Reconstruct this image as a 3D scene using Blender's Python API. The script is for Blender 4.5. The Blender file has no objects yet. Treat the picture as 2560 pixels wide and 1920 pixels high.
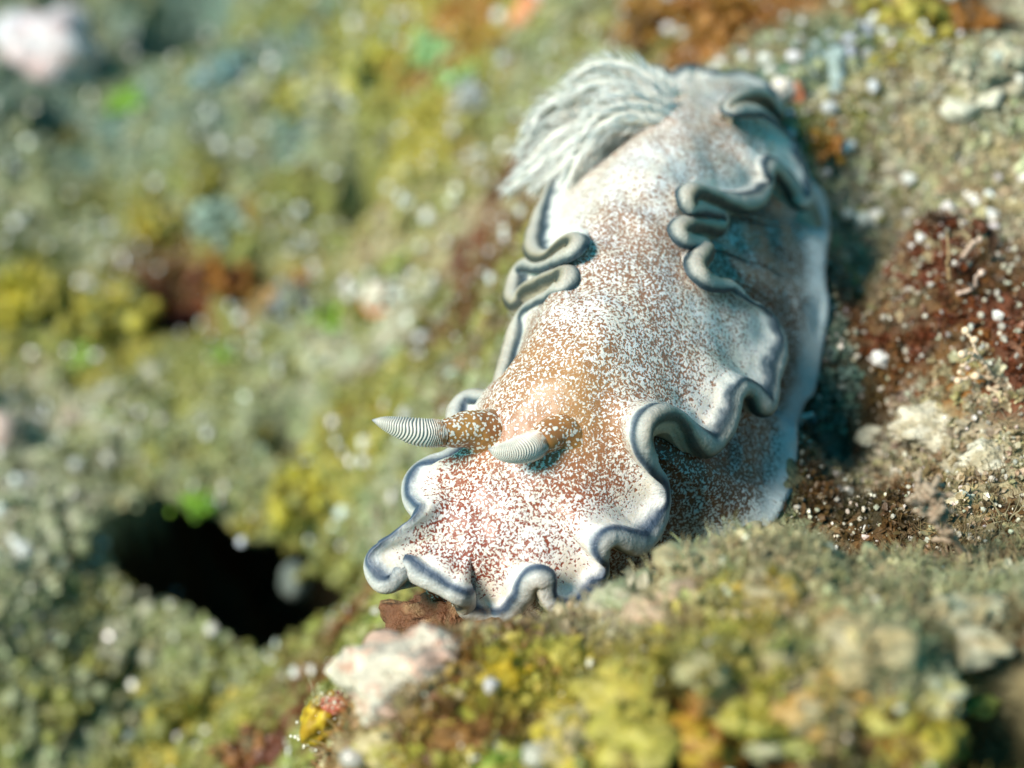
import bpy, bmesh, math, random
import numpy as np
from mathutils import Vector, Matrix

# ------------------------------------------------------------------ camera, water light, strobe
scene = bpy.context.scene
COL = scene.collection
PITCH = math.radians(40.0)
FPX = 4774.0                       # focal length in photograph pixels (2560 wide)
CAM = np.array([0.0, -10.72, 10.4])
FWD = np.array([0.0, math.cos(PITCH), -math.sin(PITCH)])
UPV = np.array([0.0, math.sin(PITCH), math.cos(PITCH)])
RGT = np.array([1.0, 0.0, 0.0])

cam_data = bpy.data.cameras.new('camera')
cam = bpy.data.objects.new('camera', cam_data)
COL.objects.link(cam)
cam.location = CAM
cam.rotation_euler = (math.pi / 2 - PITCH, 0, 0)
cam_data.sensor_width = 36.0
cam_data.lens = 36.0 * FPX / 2560.0
cam_data.clip_start = 0.05
cam_data.clip_end = 400.0
cam_data.dof.use_dof = True
cam_data.dof.focus_distance = 13.65
cam_data.dof.aperture_fstop = cam_data.lens * 1e-3 / 0.35
cam_data.dof.aperture_blades = 0
scene.camera = cam

SUN_TO = Vector((-0.63, -0.31, 0.73)).normalized()      # towards the light
world = bpy.data.worlds.new('World')
scene.world = world
world.use_nodes = True
wn = world.node_tree.nodes
wl = world.node_tree.links
wn.clear()
w_out = wn.new('ShaderNodeOutputWorld')
w_bg = wn.new('ShaderNodeBackground')
w_sky = wn.new('ShaderNodeTexSky')
w_sky.sky_type = 'NISHITA'
w_sky.sun_disc = False
w_sky.sun_elevation = math.asin(SUN_TO.z)
w_sky.sun_rotation = math.atan2(SUN_TO.x, SUN_TO.y)
w_mul = wn.new('ShaderNodeMix')
w_mul.data_type = 'RGBA'
w_mul.blend_type = 'MULTIPLY'
w_mul.inputs['Factor'].default_value = 1.0
w_mul.inputs['B'].default_value = (0.05, 0.90, 0.88, 1.0)   # daylight after metres of water
wl.new(w_sky.outputs['Color'], w_mul.inputs['A'])
wl.new(w_mul.outputs['Result'], w_bg.inputs['Color'])
w_bg.inputs['Strength'].default_value = 0.115
wl.new(w_bg.outputs['Background'], w_out.inputs['Surface'])

sun_data = bpy.data.lights.new('sun', 'SUN')
sun_data.energy = 5.0
sun_data.angle = math.radians(22.0)      # diffused strobe
sun_data.color = (1.0, 0.875, 0.76)
sun = bpy.data.objects.new('sun', sun_data)
COL.objects.link(sun)
sun.rotation_euler = SUN_TO.to_track_quat('Z', 'Y').to_euler()
sun.location = SUN_TO * 40

scene.view_settings.view_transform = 'Standard'
scene.view_settings.look = 'None'
scene.view_settings.gamma = 1.0
scene.view_settings.exposure = 0.33
scene.view_settings.use_curve_mapping = False
scene.render.engine = 'CYCLES'
scene.cycles.max_bounces = 4
scene.cycles.diffuse_bounces = 2
scene.cycles.glossy_bounces = 2
scene.cycles.transmission_bounces = 3
scene.cycles.sample_clamp_indirect = 4.0
scene.cycles.use_denoising = True

rng = np.random.default_rng(11)
random.seed(5)

# ------------------------------------------------------------------ small maths
def ray(px, py):
    px = np.asarray(px, float); py = np.asarray(py, float)
    return (FWD + ((px - 1280.0) / FPX)[..., None] * RGT - ((py - 960.0) / FPX)[..., None] * UPV)

def at_d(px, py, d):
    return CAM + ray(px, py) * np.asarray(d, float)[..., None]

def at_z(px, py, z):
    r = ray(px, py)
    t = (np.asarray(z, float) - CAM[2]) / r[..., 2]
    return CAM + r * t[..., None]

def _hash(ix, iy, iz, seed):
    h = (ix.astype(np.int64) * 374761393 + iy.astype(np.int64) * 668265263 + iz.astype(np.int64) * 1274126177 + seed * 974634211) & 0xFFFFFFFF
    h = ((h ^ (h >> 13)) * 1103515245) & 0xFFFFFFFF
    h = ((h ^ (h >> 16)) * 2246822519) & 0xFFFFFFFF
    return ((h ^ (h >> 15)) & 0xFFFFFF) / float(0xFFFFFF)

def vnoise(p, seed=0):
    p = np.asarray(p, float)
    i = np.floor(p).astype(np.int64); f = p - i
    f = f * f * (3 - 2 * f)
    out = 0
    for dx in (0, 1):
        wx = f[..., 0] if dx else 1 - f[..., 0]
        for dy in (0, 1):
            wy = f[..., 1] if dy else 1 - f[..., 1]
            for dz in (0, 1):
                wz = f[..., 2] if dz else 1 - f[..., 2]
                out = out + wx * wy * wz * _hash(i[..., 0] + dx, i[..., 1] + dy, i[..., 2] + dz, seed)
    return out * 2 - 1

def fbm(p, octaves=4, seed=0, gain=0.5):
    a, s, out = 1.0, 1.0, 0
    for k in range(octaves):
        out = out + a * vnoise(np.asarray(p) * s + 17.3 * k, seed + k)
        a *= gain; s *= 2.03
    return out

def sstep(a, b, x):
    t = np.clip((x - a) / (b - a), 0, 1)
    return t * t * (3 - 2 * t)

def gauss_loop(a, sigma):
    """gaussian smoothing of a closed loop along axis 0"""
    n = len(a)
    k = np.fft.fftfreq(n) * 2 * np.pi
    g = np.exp(-0.5 * (k * sigma) ** 2)
    sh = [1] * a.ndim; sh[0] = n
    return np.real(np.fft.ifft(np.fft.fft(a, axis=0) * g.reshape(sh), axis=0))

def catmull(P, per, closed=False):
    P = np.asarray(P, float); n = len(P)
    out = []
    segs = n if closed else n - 1
    t = np.linspace(0, 1, per, endpoint=False)[:, None]
    for i in range(segs):
        if closed:
            p0, p1, p2, p3 = P[(i - 1) % n], P[i], P[(i + 1) % n], P[(i + 2) % n]
        else:
            p1, p2 = P[i], P[i + 1]
            p0 = P[i - 1] if i > 0 else 2 * p1 - p2
            p3 = P[i + 2] if i + 2 < n else 2 * p2 - p1
        out.append(0.5 * ((2 * p1) + (-p0 + p2) * t + (2 * p0 - 5 * p1 + 4 * p2 - p3) * t ** 2 + (-p0 + 3 * p1 - 3 * p2 + p3) * t ** 3))
    r = np.concatenate(out)
    if not closed:
        r = np.concatenate([r, P[-1:]])
    return r

def norm(v):
    return v / np.maximum(np.linalg.norm(v, axis=-1, keepdims=True), 1e-9)

# ------------------------------------------------------------------ mesh / object helpers
def mesh_from(name, verts, faces, attrs=None, smooth=True):
    """verts (n,3), faces: array (m,3|4) or list; attrs: {name: (type, array)} on points"""
    me = bpy.data.meshes.new(name)
    verts = np.ascontiguousarray(verts, dtype=np.float32)
    if isinstance(faces, np.ndarray):
        faces = np.ascontiguousarray(faces, dtype=np.int32)
        m, k = faces.shape
        me.vertices.add(len(verts)); me.vertices.foreach_set('co', verts.ravel())
        me.loops.add(m * k); me.loops.foreach_set('vertex_index', faces.ravel())
        me.polygons.add(m)
        me.polygons.foreach_set('loop_start', np.arange(0, m * k, k, dtype=np.int32))
        me.polygons.foreach_set('loop_total', np.full(m, k, dtype=np.int32))
    else:
        me.from_pydata([tuple(v) for v in verts], [], [tuple(f) for f in faces])
    me.update(calc_edges=True)
    if attrs:
        for an, (typ, arr) in attrs.items():
            at = me.attributes.new(an, typ, 'POINT')
            if typ == 'FLOAT':
                at.data.foreach_set('value', np.ascontiguousarray(arr, dtype=np.float32).ravel())
            else:
                a4 = np.ones((len(verts), 4), dtype=np.float32); a4[:, :3] = arr
                at.data.foreach_set('color', a4.ravel())
    me.polygons.foreach_set('use_smooth', np.full(len(me.polygons), smooth, dtype=bool))
    me.validate()
    return me

def obj(name, me, mat=None, parent=None):
    o = bpy.data.objects.new(name, me)
    COL.objects.link(o)
    if mat is not None and not me.materials:
        me.materials.append(mat)
    if parent is not None:
        o.parent = parent
    return o

def tag(o, label=None, cat=None, group=None, kind=None):
    if label: o['label'] = label
    if cat: o['category'] = cat
    if group: o['group'] = group
    if kind: o['kind'] = kind
    return o

def empty(name, loc):
    o = bpy.data.objects.new(name, None)
    o.empty_display_size = 0.1
    o.location = loc
    COL.objects.link(o)
    return o

def grid_faces(nu, nv, close_u=False):
    """vertex index = u*nv + v"""
    u = np.arange(nu if close_u else nu - 1); v = np.arange(nv - 1)
    U, V = np.meshgrid(u, v, indexing='ij')
    U2 = (U + 1) % nu
    return np.stack([U * nv + V, U2 * nv + V, U2 * nv + V + 1, U * nv + V + 1], -1).reshape(-1, 4)

def tube(P, R, sides=10, cap=True):
    """swept tube along points P with radii R -> verts, faces, (along, around)"""
    P = np.asarray(P, float); n = len(P)
    R = np.broadcast_to(np.asarray(R, float), (n,))
    T = norm(np.gradient(P, axis=0))
    ref = np.array([0.0, 0.0, 1.0]) if abs(T[0][2]) < 0.9 else np.array([1.0, 0, 0])
    N = np.zeros_like(P)
    N[0] = norm(np.cross(np.cross(T[0], ref), T[0]))
    for i in range(1, n):
        v = N[i - 1] - T[i] * np.dot(N[i - 1], T[i])
        N[i] = norm(v)
    B = np.cross(T, N)
    a = np.linspace(0, 2 * np.pi, sides, endpoint=False)
    V = P[:, None, :] + R[:, None, None] * (np.cos(a)[None, :, None] * N[:, None, :] + np.sin(a)[None, :, None] * B[:, None, :])
    verts = V.reshape(-1, 3)
    f = []
    for i in range(n - 1):
        for j in range(sides):
            k = (j + 1) % sides
            f.append((i * sides + j, i * sides + k, (i + 1) * sides + k, (i + 1) * sides + j))
    return verts, np.array(f), T, N, B

class Joiner:
    def __init__(s): s.v = []; s.f = []; s.n = 0; s.c = []
    def add(s, v, f, c=None):
        v = np.asarray(v, float); f = np.asarray(f)
        if f.shape[1] == 3: f = np.concatenate([f, f[:, 2:3]], 1) if False else f
        s.v.append(v); s.f.append(f + s.n); s.n += len(v)
        if c is not None:
            s.c.append(np.broadcast_to(np.asarray(c, float), (len(v), 3)))
    def mesh(s, name, smooth=True):
        v = np.concatenate(s.v)
        tri = [f for f in s.f if f.shape[1] == 3]; quad = [f for f in s.f if f.shape[1] == 4]
        if quad and not tri:
            f = np.concatenate(quad)
        else:
            if quad:
                q = np.concatenate(quad); tri += [q[:, [0, 1, 2]], q[:, [0, 2, 3]]]
            f = np.concatenate(tri)
        at = {'tint': ('FLOAT_COLOR', np.concatenate(s.c))} if s.c else None
        return mesh_from(name, v, f, at, smooth)

def ico(sub=3):
    bm = bmesh.new(); bmesh.ops.create_icosphere(bm, subdivisions=sub, radius=1.0)
    v = np.array([q.co[:] for q in bm.verts]); f = np.array([[q.index for q in p.verts] for p in bm.faces])
    bm.free(); return v, f

# ------------------------------------------------------------------ materials
def new_mat(name):
    m = bpy.data.materials.new(name); m.use_nodes = True
    nt = m.node_tree; b = nt.nodes['Principled BSDF']
    return m, nt, b

class NT:
    """tiny node-graph helper"""
    def __init__(s, nt): s.nt = nt
    def node(s, t, **kw):
        n = s.nt.nodes.new(t)
        for k, v in kw.items(): setattr(n, k, v)
        return n
    def put(s, sock, v):
        if isinstance(v, bpy.types.NodeSocket): s.nt.links.new(v, sock)
        elif isinstance(v, tuple) and len(v) == 3 and sock.type == 'RGBA': sock.default_value = (*v, 1.0)
        else: sock.default_value = v
    def math(s, op, a, b=0.0, c=0.0, clamp=False):
        n = s.node('ShaderNodeMath', operation=op); n.use_clamp = clamp
        s.put(n.inputs[0], a); s.put(n.inputs[1], b); s.put(n.inputs[2], c)
        return n.outputs[0]
    def mix(s, f, a, b, mode='MIX'):
        n = s.node('ShaderNodeMix', data_type='RGBA', blend_type=mode); n.clamp_factor = True
        s.put(n.inputs['Factor'], f); s.put(n.inputs['A'], a); s.put(n.inputs['B'], b)
        return n.outputs['Result']
    def attr(s, name):
        return s.node('ShaderNodeAttribute', attribute_name=name)
    def noise(s, vec, scale, detail=2.0, rough=0.5, dist=0.0):
        n = s.node('ShaderNodeTexNoise')
        s.put(n.inputs['Vector'], vec); s.put(n.inputs['Scale'], scale); s.put(n.inputs['Detail'], detail)
        s.put(n.inputs['Roughness'], rough); s.put(n.inputs['Distortion'], dist)
        return n
    def vor(s, vec, scale, feature='F1'):
        n = s.node('ShaderNodeTexVoronoi', feature=feature)
        s.put(n.inputs['Vector'], vec); s.put(n.inputs['Scale'], scale)
        return n
    def rng(s, v, a, b, c=0.0, d=1.0, smooth=True):
        n = s.node('ShaderNodeMapRange', interpolation_type='SMOOTHSTEP' if smooth else 'LINEAR')
        s.put(n.inputs[0], v); s.put(n.inputs[1], a); s.put(n.inputs[2], b); s.put(n.inputs[3], c); s.put(n.inputs[4], d)
        return n.outputs[0]
    def ramp(s, v, stops, interp='LINEAR'):
        n = s.node('ShaderNodeValToRGB'); n.color_ramp.interpolation = interp
        el = n.color_ramp.elements
        while len(el) < len(stops): el.new(0.5)
        for e, (p, c) in zip(el, stops):
            e.position = p; e.color = (*c, 1.0)
        s.put(n.inputs[0], v); return n.outputs['Color']
    def bump(s, h, strength, dist, normal=None):
        n = s.node('ShaderNodeBump'); s.put(n.inputs['Height'], h); s.put(n.inputs['Strength'], strength); s.put(n.inputs['Distance'], dist)
        if normal is not None: s.put(n.inputs['Normal'], normal)
        return n.outputs['Normal']
    def coords(s):
        return s.node('ShaderNodeNewGeometry').outputs['Position']

def tint_mat(name, rough=0.55, spec=0.4, var=0.35, scale=9.0, bump=0.5, bd=0.05, trans=0.0, obj_coords=False):
    """material that takes its colour from the 'tint' vertex colour, broken up by noise"""
    m, nt, b = new_mat(name); N = NT(nt)
    p = N.coords()
    t = N.attr('tint').outputs['Color']
    n1 = N.noise(p, scale, 4.0, 0.6).outputs['Fac']
    n2 = N.noise(p, scale * 4.3, 3.0, 0.6).outputs['Fac']
    k = N.math('ADD', N.rng(n1, 0.25, 0.75, 1 - var, 1 + var, False), N.rng(n2, 0.2, 0.8, -var * 0.6, var * 0.6, False))
    c = N.mix(1.0, t, k, 'MULTIPLY')
    N.put(b.inputs['Base Color'], c)
    b.inputs['Roughness'].default_value = rough
    b.inputs['Specular IOR Level'].default_value = spec
    N.put(b.inputs['Normal'], N.bump(N.math('ADD', n1, N.math('MULTIPLY', n2, 0.5)), bump, bd))
    if trans > 0:
        out = nt.nodes['Material Output']
        tr = N.node('ShaderNodeBsdfTranslucent'); N.put(tr.inputs['Color'], c)
        ms = N.node('ShaderNodeMixShader'); ms.inputs[0].default_value = trans
        nt.links.new(b.outputs[0], ms.inputs[1]); nt.links.new(tr.outputs[0], ms.inputs[2])
        nt.links.new(ms.outputs[0], out.inputs['Surface'])
    return m

M_REEF = tint_mat('reef_rock_overgrown', 0.65, 0.35, 0.45, 5.0, 0.8, 0.12)
M_TURF = tint_mat('algae_turf', 0.42, 0.5, 0.30, 8.0, 0.3, 0.03, trans=0.22)
M_CLUMP = tint_mat('algae_frond', 0.45, 0.45, 0.30, 6.0, 0.4, 0.04, trans=0.25)
M_STONE = tint_mat('crusted_stone', 0.6, 0.4, 0.35, 7.0, 0.9, 0.08)
M_GRAIN = tint_mat('sand_grain', 0.25, 0.6, 0.12, 14.0, 0.3, 0.01)
M_TWIG = tint_mat('coralline_twig', 0.45, 0.5, 0.2, 25.0, 0.4, 0.02)

# ------------------------------------------------------------------ reef surface
ctrl = []
def cz(px, py, z):
    p = at_z(px, py, z); ctrl.append((p[0], p[1], z))
def cd(px, py, d):
    p = at_d(px, py, d); ctrl.append(tuple(p))
# under the slug and along its foot
ctrl += [(2.04, -0.37, .40), (2.19, .52, .50), (2.57, 1.65, .60), (2.69, 2.57, .85), (2.55, 3.1, 1.05),
         (0.0, -1.0, -.05), (.2, -.4, .05), (.6, .6, .15), (1.0, 1.8, .35), (1.4, 3.0, .75), (1.9, 4.2, 1.05), (1.3, .2, .3), (1.7, 1.4, .45)]
# the drop on its far side
ctrl += [(-1.1, -.7, -1.3), (-.7, .8, -1.3), (-.2, 2.2, -1.2), (.4, 3.8, -.6), (.9, 5.2, -.2)]
for q in [(1000, 1300, -3.2), (1000, 900, -3.3), (1150, 600, -2.8), (1200, 300, -2.2), (1330, 60, -1.6), (1700, 60, -.6), (2000, 60, .5),
          (100, 1000, -4.6), (600, 1000, -4.4), (300, 300, -4.2), (700, 200, -3.7), (130, 1420, -4.0), (250, 1620, -4.7), (450, 1640, -4.7), (300, 1850, -4.8), (700, 1680, -4.6),
          (500, 1200, -4.5), (900, 1500, -4.4), (700, 600, -4.0), (100, 50, -3.6)]:
    cz(*q)
# right-hand bank
for q in [(2200, 1250, .45), (2400, 1150, .65), (2350, 980, .65), (2300, 800, .80), (2480, 750, .9), (2450, 560, 1.0), (2250, 560, 1.05),
          (2400, 280, 1.15), (2540, 80, 1.2), (2150, 250, 1.1), (2150, 950, -.65), (2125, 1190, -.45), (2165, 740, -.25), (2110, 1330, -.1), (2540, 1300, .7)]:
    cz(*q)
# mound in front
for q in [(1900, 1330, 12.45), (1650, 1440, 12.6), (1420, 1560, 12.65), (1180, 1610, 12.6), (1050, 1640, 12.3), (900, 1720, 12.3), (1000, 1860, 11.4), (1350, 1750, 11.4),
          (1700, 1850, 10.5), (2450, 1850, 10.3), (2100, 1700, 10.9), (2300, 1480, 11.7), (2560, 1450, 11.8), (2120, 1410, 12.2), (1700, 1600, 11.6)]:
    cd(*q)
ctrl += [(1.6, -1.05, .35), (.9, -1.3, .2), (.2, -1.75, .35), (2.4, -1.0, .45), (-.45, -1.7, -.3), (-1.6, -2.6, -1.5), (-2.2, -3.5, -3.2), (-1.7, -1.2, -3.0),
         (0, -5.5, .6), (4, -5.5, 1.2), (-4, -5, -4.5), (-9, 0, -5.5), (-14, 10, -3.5), (9, 0, 1.6), (12, 12, 2.0), (0, 18, -1.5), (-8, 22, -1.0), (8, 22, 1.5), (10, -8, 1.0), (-10, -8, -5)]
ctrl = np.array(ctrl)
_c2 = 0.35 ** 2
_D = np.sqrt(((ctrl[:, None, :2] - ctrl[None, :, :2]) ** 2).sum(-1) + _c2)
_n = len(ctrl)
_A = np.zeros((_n + 1, _n + 1)); _A[:_n, :_n] = _D + np.eye(_n) * -0.04; _A[_n, :_n] = 1; _A[:_n, _n] = 1
_w = np.linalg.solve(_A, np.append(ctrl[:, 2], 0))

HOLE = at_z(600, 1420, -4.5)
def h_smooth(x, y):
    x = np.asarray(x, float); y = np.asarray(y, float)
    sh = x.shape; x = x.ravel(); y = y.ravel()
    out = np.empty(len(x))
    for i in range(0, len(x), 40000):
        s = slice(i, i + 40000)
        d = np.sqrt((x[s, None] - ctrl[None, :, 0]) ** 2 + (y[s, None] - ctrl[None, :, 1]) ** 2 + _c2)
        out[s] = d @ _w[:_n] + _w[_n]
    return out.reshape(sh)

def hole_uv(x, y):
    ca, sa = math.cos(math.radians(-24)), math.sin(math.radians(-24))
    u = (x - HOLE[0]) * ca + (y - HOLE[1]) * sa
    v = -(x - HOLE[0]) * sa + (y - HOLE[1]) * ca
    return u, v

def hole_depth(x, y):
    """a cavity that runs back under a ledge"""
    u, v = hole_uv(x, y)
    wob = 0.20 * fbm(np.stack([x * 1.3, y * 1.3, x * 0], -1), 3, 77)
    r = (np.abs(u / 1.58) ** 2.4 + np.abs(np.where(v < 0, v / 0.92, v / 3.2)) ** 2.4) ** (1 / 2.4) + wob
    return 3.2 * (1 - sstep(0.74, 1.04, r)), r

def ledge_front(u):
    return 0.60 + 0.10 * np.sin(u * 2.3 + 1) + 0.06 * np.sin(u * 6.1) - 0.16 * u

PITS = []                                   # crevices: centre, radius, depth
for px_, py_, r_, dep_ in [(1690, 1800, .09, .8), (1670, 1850, .12, 1.0), (1700, 1895, .17, 1.2), (1850, 1880, .15, 1.0), (1950, 1905, .2, 1.0), (2480, 1790, .26, 1.3), (2520, 1860, .30, 1.3), (2420, 1890, .2, 1.0),
                           (2130, 1545, .09, .7), (1450, 1755, .07, .6), (1385, 1790, .08, .6), (1010, 1905, .10, .7)]:
    p_ = at_d(px_, py_, 10.55 + (1900 - py_) * .005); PITS.append((p_[0], p_[1], r_, dep_))
for px_, py_, z_, r_, dep_ in [(440, 740, -4.4, .45, 1.2), (910, 505, -3.6, .30, 1.5), (640, 730, -4.3, .35, 1.0), (1120, 860, -3.2, .4, 1.5), (200, 60, -3.7, .5, 1.5), (480, 60, -3.8, .7, 1.4), (720, 1100, -4.3, .3, 1.0), (160, 300, -4.2, .4, 1.0)]:
    p_ = at_z(px_, py_, z_); PITS.append((p_[0], p_[1], r_, dep_))

SPINE_XY = np.array([(-0.15, -1.3), (0.1, -.3), (.5, .8), (.95, 1.9), (1.35, 3.0), (1.8, 3.9)])
def slug_near(x, y):
    """1 under the animal, 0 away from it"""
    d = np.full(np.shape(x), 1e9)
    for a, b in zip(SPINE_XY[:-1], SPINE_XY[1:]):
        ab = b - a
        t = np.clip(((x - a[0]) * ab[0] + (y - a[1]) * ab[1]) / (ab @ ab), 0, 1)
        d = np.minimum(d, np.hypot(x - a[0] - t * ab[0], y - a[1] - t * ab[1]))
    return 1 - sstep(1.5, 2.4, d)

CORE_XY = np.array([(0.35, -.9), (1.0, .0), (1.45, 1.0), (1.75, 1.9), (1.9, 2.8)])
def slug_core(x, y):
    d = np.full(np.shape(x), 1e9)
    for a, b in zip(CORE_XY[:-1], CORE_XY[1:]):
        ab = b - a
        t = np.clip(((x - a[0]) * ab[0] + (y - a[1]) * ab[1]) / (ab @ ab), 0, 1)
        d = np.minimum(d, np.hypot(x - a[0] - t * ab[0], y - a[1] - t * ab[1]))
    return 1 - sstep(0.45, 0.95, d)

def height_open(x, y, fine=True):
    h = h_smooth(x, y) - 0.35 * slug_core(x, y)
    p = np.stack([x, y, np.zeros_like(x)], -1)
    damp = 1 - 0.92 * slug_near(x, y)
    h = h + damp * (0.26 * fbm(p * 0.9, 3, 3) + 0.12 * np.abs(fbm(p * 2.6, 3, 9)))
    if fine:
        h = h + damp * 0.05 * fbm(p * 8.0, 2, 21)
    for cx, cy, r_, dep_ in PITS:
        h = h - dep_ * np.exp(-(((x - cx) ** 2 + (y - cy) ** 2) / (r_ * r_)) ** 1.5)
    return h

def height(x, y, fine=True, ledge=True):
    """ground level; on the ledge its top, in the cavity its floor"""
    h = height_open(x, y, fine)
    hd, _ = hole_depth(x, y)
    if ledge:
        u, v = hole_uv(x, y)
        hd = np.where(v > ledge_front(u), 0.0, hd)
    return h - hd

def axis(lo, hi, step, far, growth=1.22):
    core = np.arange(lo, hi + 1e-6, step)
    a, s, left = lo, step, []
    while a > lo - far: s *= growth; a -= s; left.append(a)
    a, s, right = hi, step, []
    while a < hi + far: s *= growth; a += s; right.append(a)
    return np.concatenate([left[::-1], core, right])
GX, GY = axis(-9, 8, 0.055, 60), axis(-5, 16, 0.06, 60)
XX, YY = np.meshgrid(GX, GY, indexing='ij')
ZZ = height(XX, YY, True, False)

def hit(px, py, dmin=9.5):
    """first point where the line of sight meets the smooth reef"""
    r = ray(np.array([px]), np.array([py]))[0]
    t = np.arange(dmin, 40, 0.02)
    P = CAM + r * t[:, None]
    below = P[:, 2] < height(P[:, 0], P[:, 1], False)
    i = int(np.argmax(below)) if below.any() else len(t) - 1
    return P[i]

# colour patches of the reef: (px, py) -> palette of what grows there; DARK paints gully and gap shade
K_ = 1.0
OLIVE = (.28, .285, .075); YELLOW = (.42, .36, .06); GREY = (.33, .355, .20); TEAL = (.20, .29, .23); BROWN = (.17, .085, .025)
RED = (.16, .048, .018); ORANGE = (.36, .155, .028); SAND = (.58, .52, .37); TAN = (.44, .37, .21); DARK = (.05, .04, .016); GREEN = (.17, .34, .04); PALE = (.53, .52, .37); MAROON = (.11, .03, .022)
PATCH = [(100, 600, GREY, OLIVE), (300, 250, TEAL, GREY), (600, 120, TEAL, OLIVE), (650, 300, GREY, TEAL), (900, 150, OLIVE, YELLOW), (1050, 350, OLIVE, YELLOW), (1150, 100, YELLOW, ORANGE),
         (500, 500, GREY, OLIVE), (800, 450, OLIVE, GREY), (1050, 600, OLIVE, TAN), (1250, 520, RED, TAN), (450, 690, RED, BROWN), (600, 700, ORANGE, OLIVE), (60, 780, YELLOW, OLIVE), (250, 830, YELLOW, OLIVE),
         (450, 900, GREY, OLIVE), (700, 900, GREY, OLIVE), (900, 850, OLIVE, PALE), (1100, 850, OLIVE, BROWN), (100, 1100, GREY, PALE), (400, 1080, GREY, OLIVE), (700, 1100, OLIVE, GREY), (850, 1180, YELLOW, OLIVE),
         (950, 1350, OLIVE, GREY), (150, 1350, GREY, PALE), (350, 1550, GREY, OLIVE), (250, 1750, OLIVE, GREY), (600, 1650, OLIVE, GREY), (500, 1850, YELLOW, OLIVE), (750, 1750, OLIVE, BROWN), (60, 1850, OLIVE, GREY), (700, 1880, OLIVE, RED),
         (1350, 40, OLIVE, GREY), (1500, 150, OLIVE, GREY), (1650, 60, BROWN, ORANGE), (1850, 60, ORANGE, BROWN), (1980, 100, GREY, TAN), (2080, 150, TEAL, GREY), (2250, 120, YELLOW, TAN), (2350, 40, BROWN, YELLOW), (2520, 100, PALE, SAND),
         (2150, 330, OLIVE, TAN), (2300, 250, TAN, PALE), (2450, 400, GREY, TAN), (2300, 480, TAN, PALE), (2500, 560, TAN, SAND), (2150, 580, OLIVE, SAND), (2350, 650, TAN, RED), (2250, 750, RED, BROWN), (2450, 760, RED, BROWN),
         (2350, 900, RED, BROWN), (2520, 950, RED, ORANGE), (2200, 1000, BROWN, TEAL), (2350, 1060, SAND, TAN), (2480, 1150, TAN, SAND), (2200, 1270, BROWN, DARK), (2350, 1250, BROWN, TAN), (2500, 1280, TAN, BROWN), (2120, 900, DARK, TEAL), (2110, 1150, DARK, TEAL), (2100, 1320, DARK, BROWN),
         (1900, 1340, TAN, GREY), (1700, 1440, TAN, GREY), (1500, 1540, TAN, SAND), (1250, 1620, TAN, BROWN), (2100, 1430, GREY, TAN), (2350, 1480, GREY, TAN), (2520, 1500, TAN, GREY), (1650, 1550, TAN, YELLOW), (1950, 1550, YELLOW, TAN),
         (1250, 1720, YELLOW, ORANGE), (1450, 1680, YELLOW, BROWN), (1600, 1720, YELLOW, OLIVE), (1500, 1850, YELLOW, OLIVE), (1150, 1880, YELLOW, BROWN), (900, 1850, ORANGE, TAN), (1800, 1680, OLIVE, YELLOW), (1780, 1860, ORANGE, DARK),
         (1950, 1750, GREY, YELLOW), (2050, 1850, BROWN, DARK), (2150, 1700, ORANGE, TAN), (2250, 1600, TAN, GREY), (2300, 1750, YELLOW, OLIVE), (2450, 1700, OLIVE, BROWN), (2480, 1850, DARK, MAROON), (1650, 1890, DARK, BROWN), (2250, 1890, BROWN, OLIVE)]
PATCH_XY = np.array([hit(p[0], p[1])[:2] for p in PATCH])
PATCH_A = np.array([p[2] for p in PATCH]); PATCH_B = np.array([p[3] for p in PATCH])

def reef_colour(x, y, jitter=0.35, seed=0, soft=3.0):
    """tint at a spot, painted shade included: nearest patch, wobbling borders, two colours mixed by noise"""
    p = np.stack([x, y, np.zeros_like(x)], -1)
    xx = x + jitter * fbm(p * 1.7, 3, 40 + seed); yy = y + jitter * fbm(p * 1.7 + 50, 3, 50 + seed)
    out = np.empty((len(x), 3))
    for i in range(0, len(x), 30000):
        s = slice(i, i + 30000)
        d2 = (xx[s, None] - PATCH_XY[None, :, 0]) ** 2 + (yy[s, None] - PATCH_XY[None, :, 1]) ** 2
        w = 1.0 / (d2 + 0.03) ** soft
        w /= w.sum(1, keepdims=True)
        m = sstep(-0.35, 0.35, fbm(p[s] * 2.3 + 9, 3, 60 + seed))[:, None]
        out[s] = (w @ PATCH_A) * (1 - m) + (w @ PATCH_B) * m
    return out

reef_v = np.stack([XX, YY, ZZ], -1).reshape(-1, 3)
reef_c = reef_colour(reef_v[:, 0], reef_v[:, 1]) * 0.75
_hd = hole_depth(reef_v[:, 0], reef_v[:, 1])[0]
reef_c = np.where((_hd > .5)[:, None], np.array(DARK), reef_c)  # shade of the cavity painted in as a flat dark tint
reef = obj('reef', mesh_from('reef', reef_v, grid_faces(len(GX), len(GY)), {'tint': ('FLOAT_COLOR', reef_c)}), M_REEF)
tag(reef, kind='structure')
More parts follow.
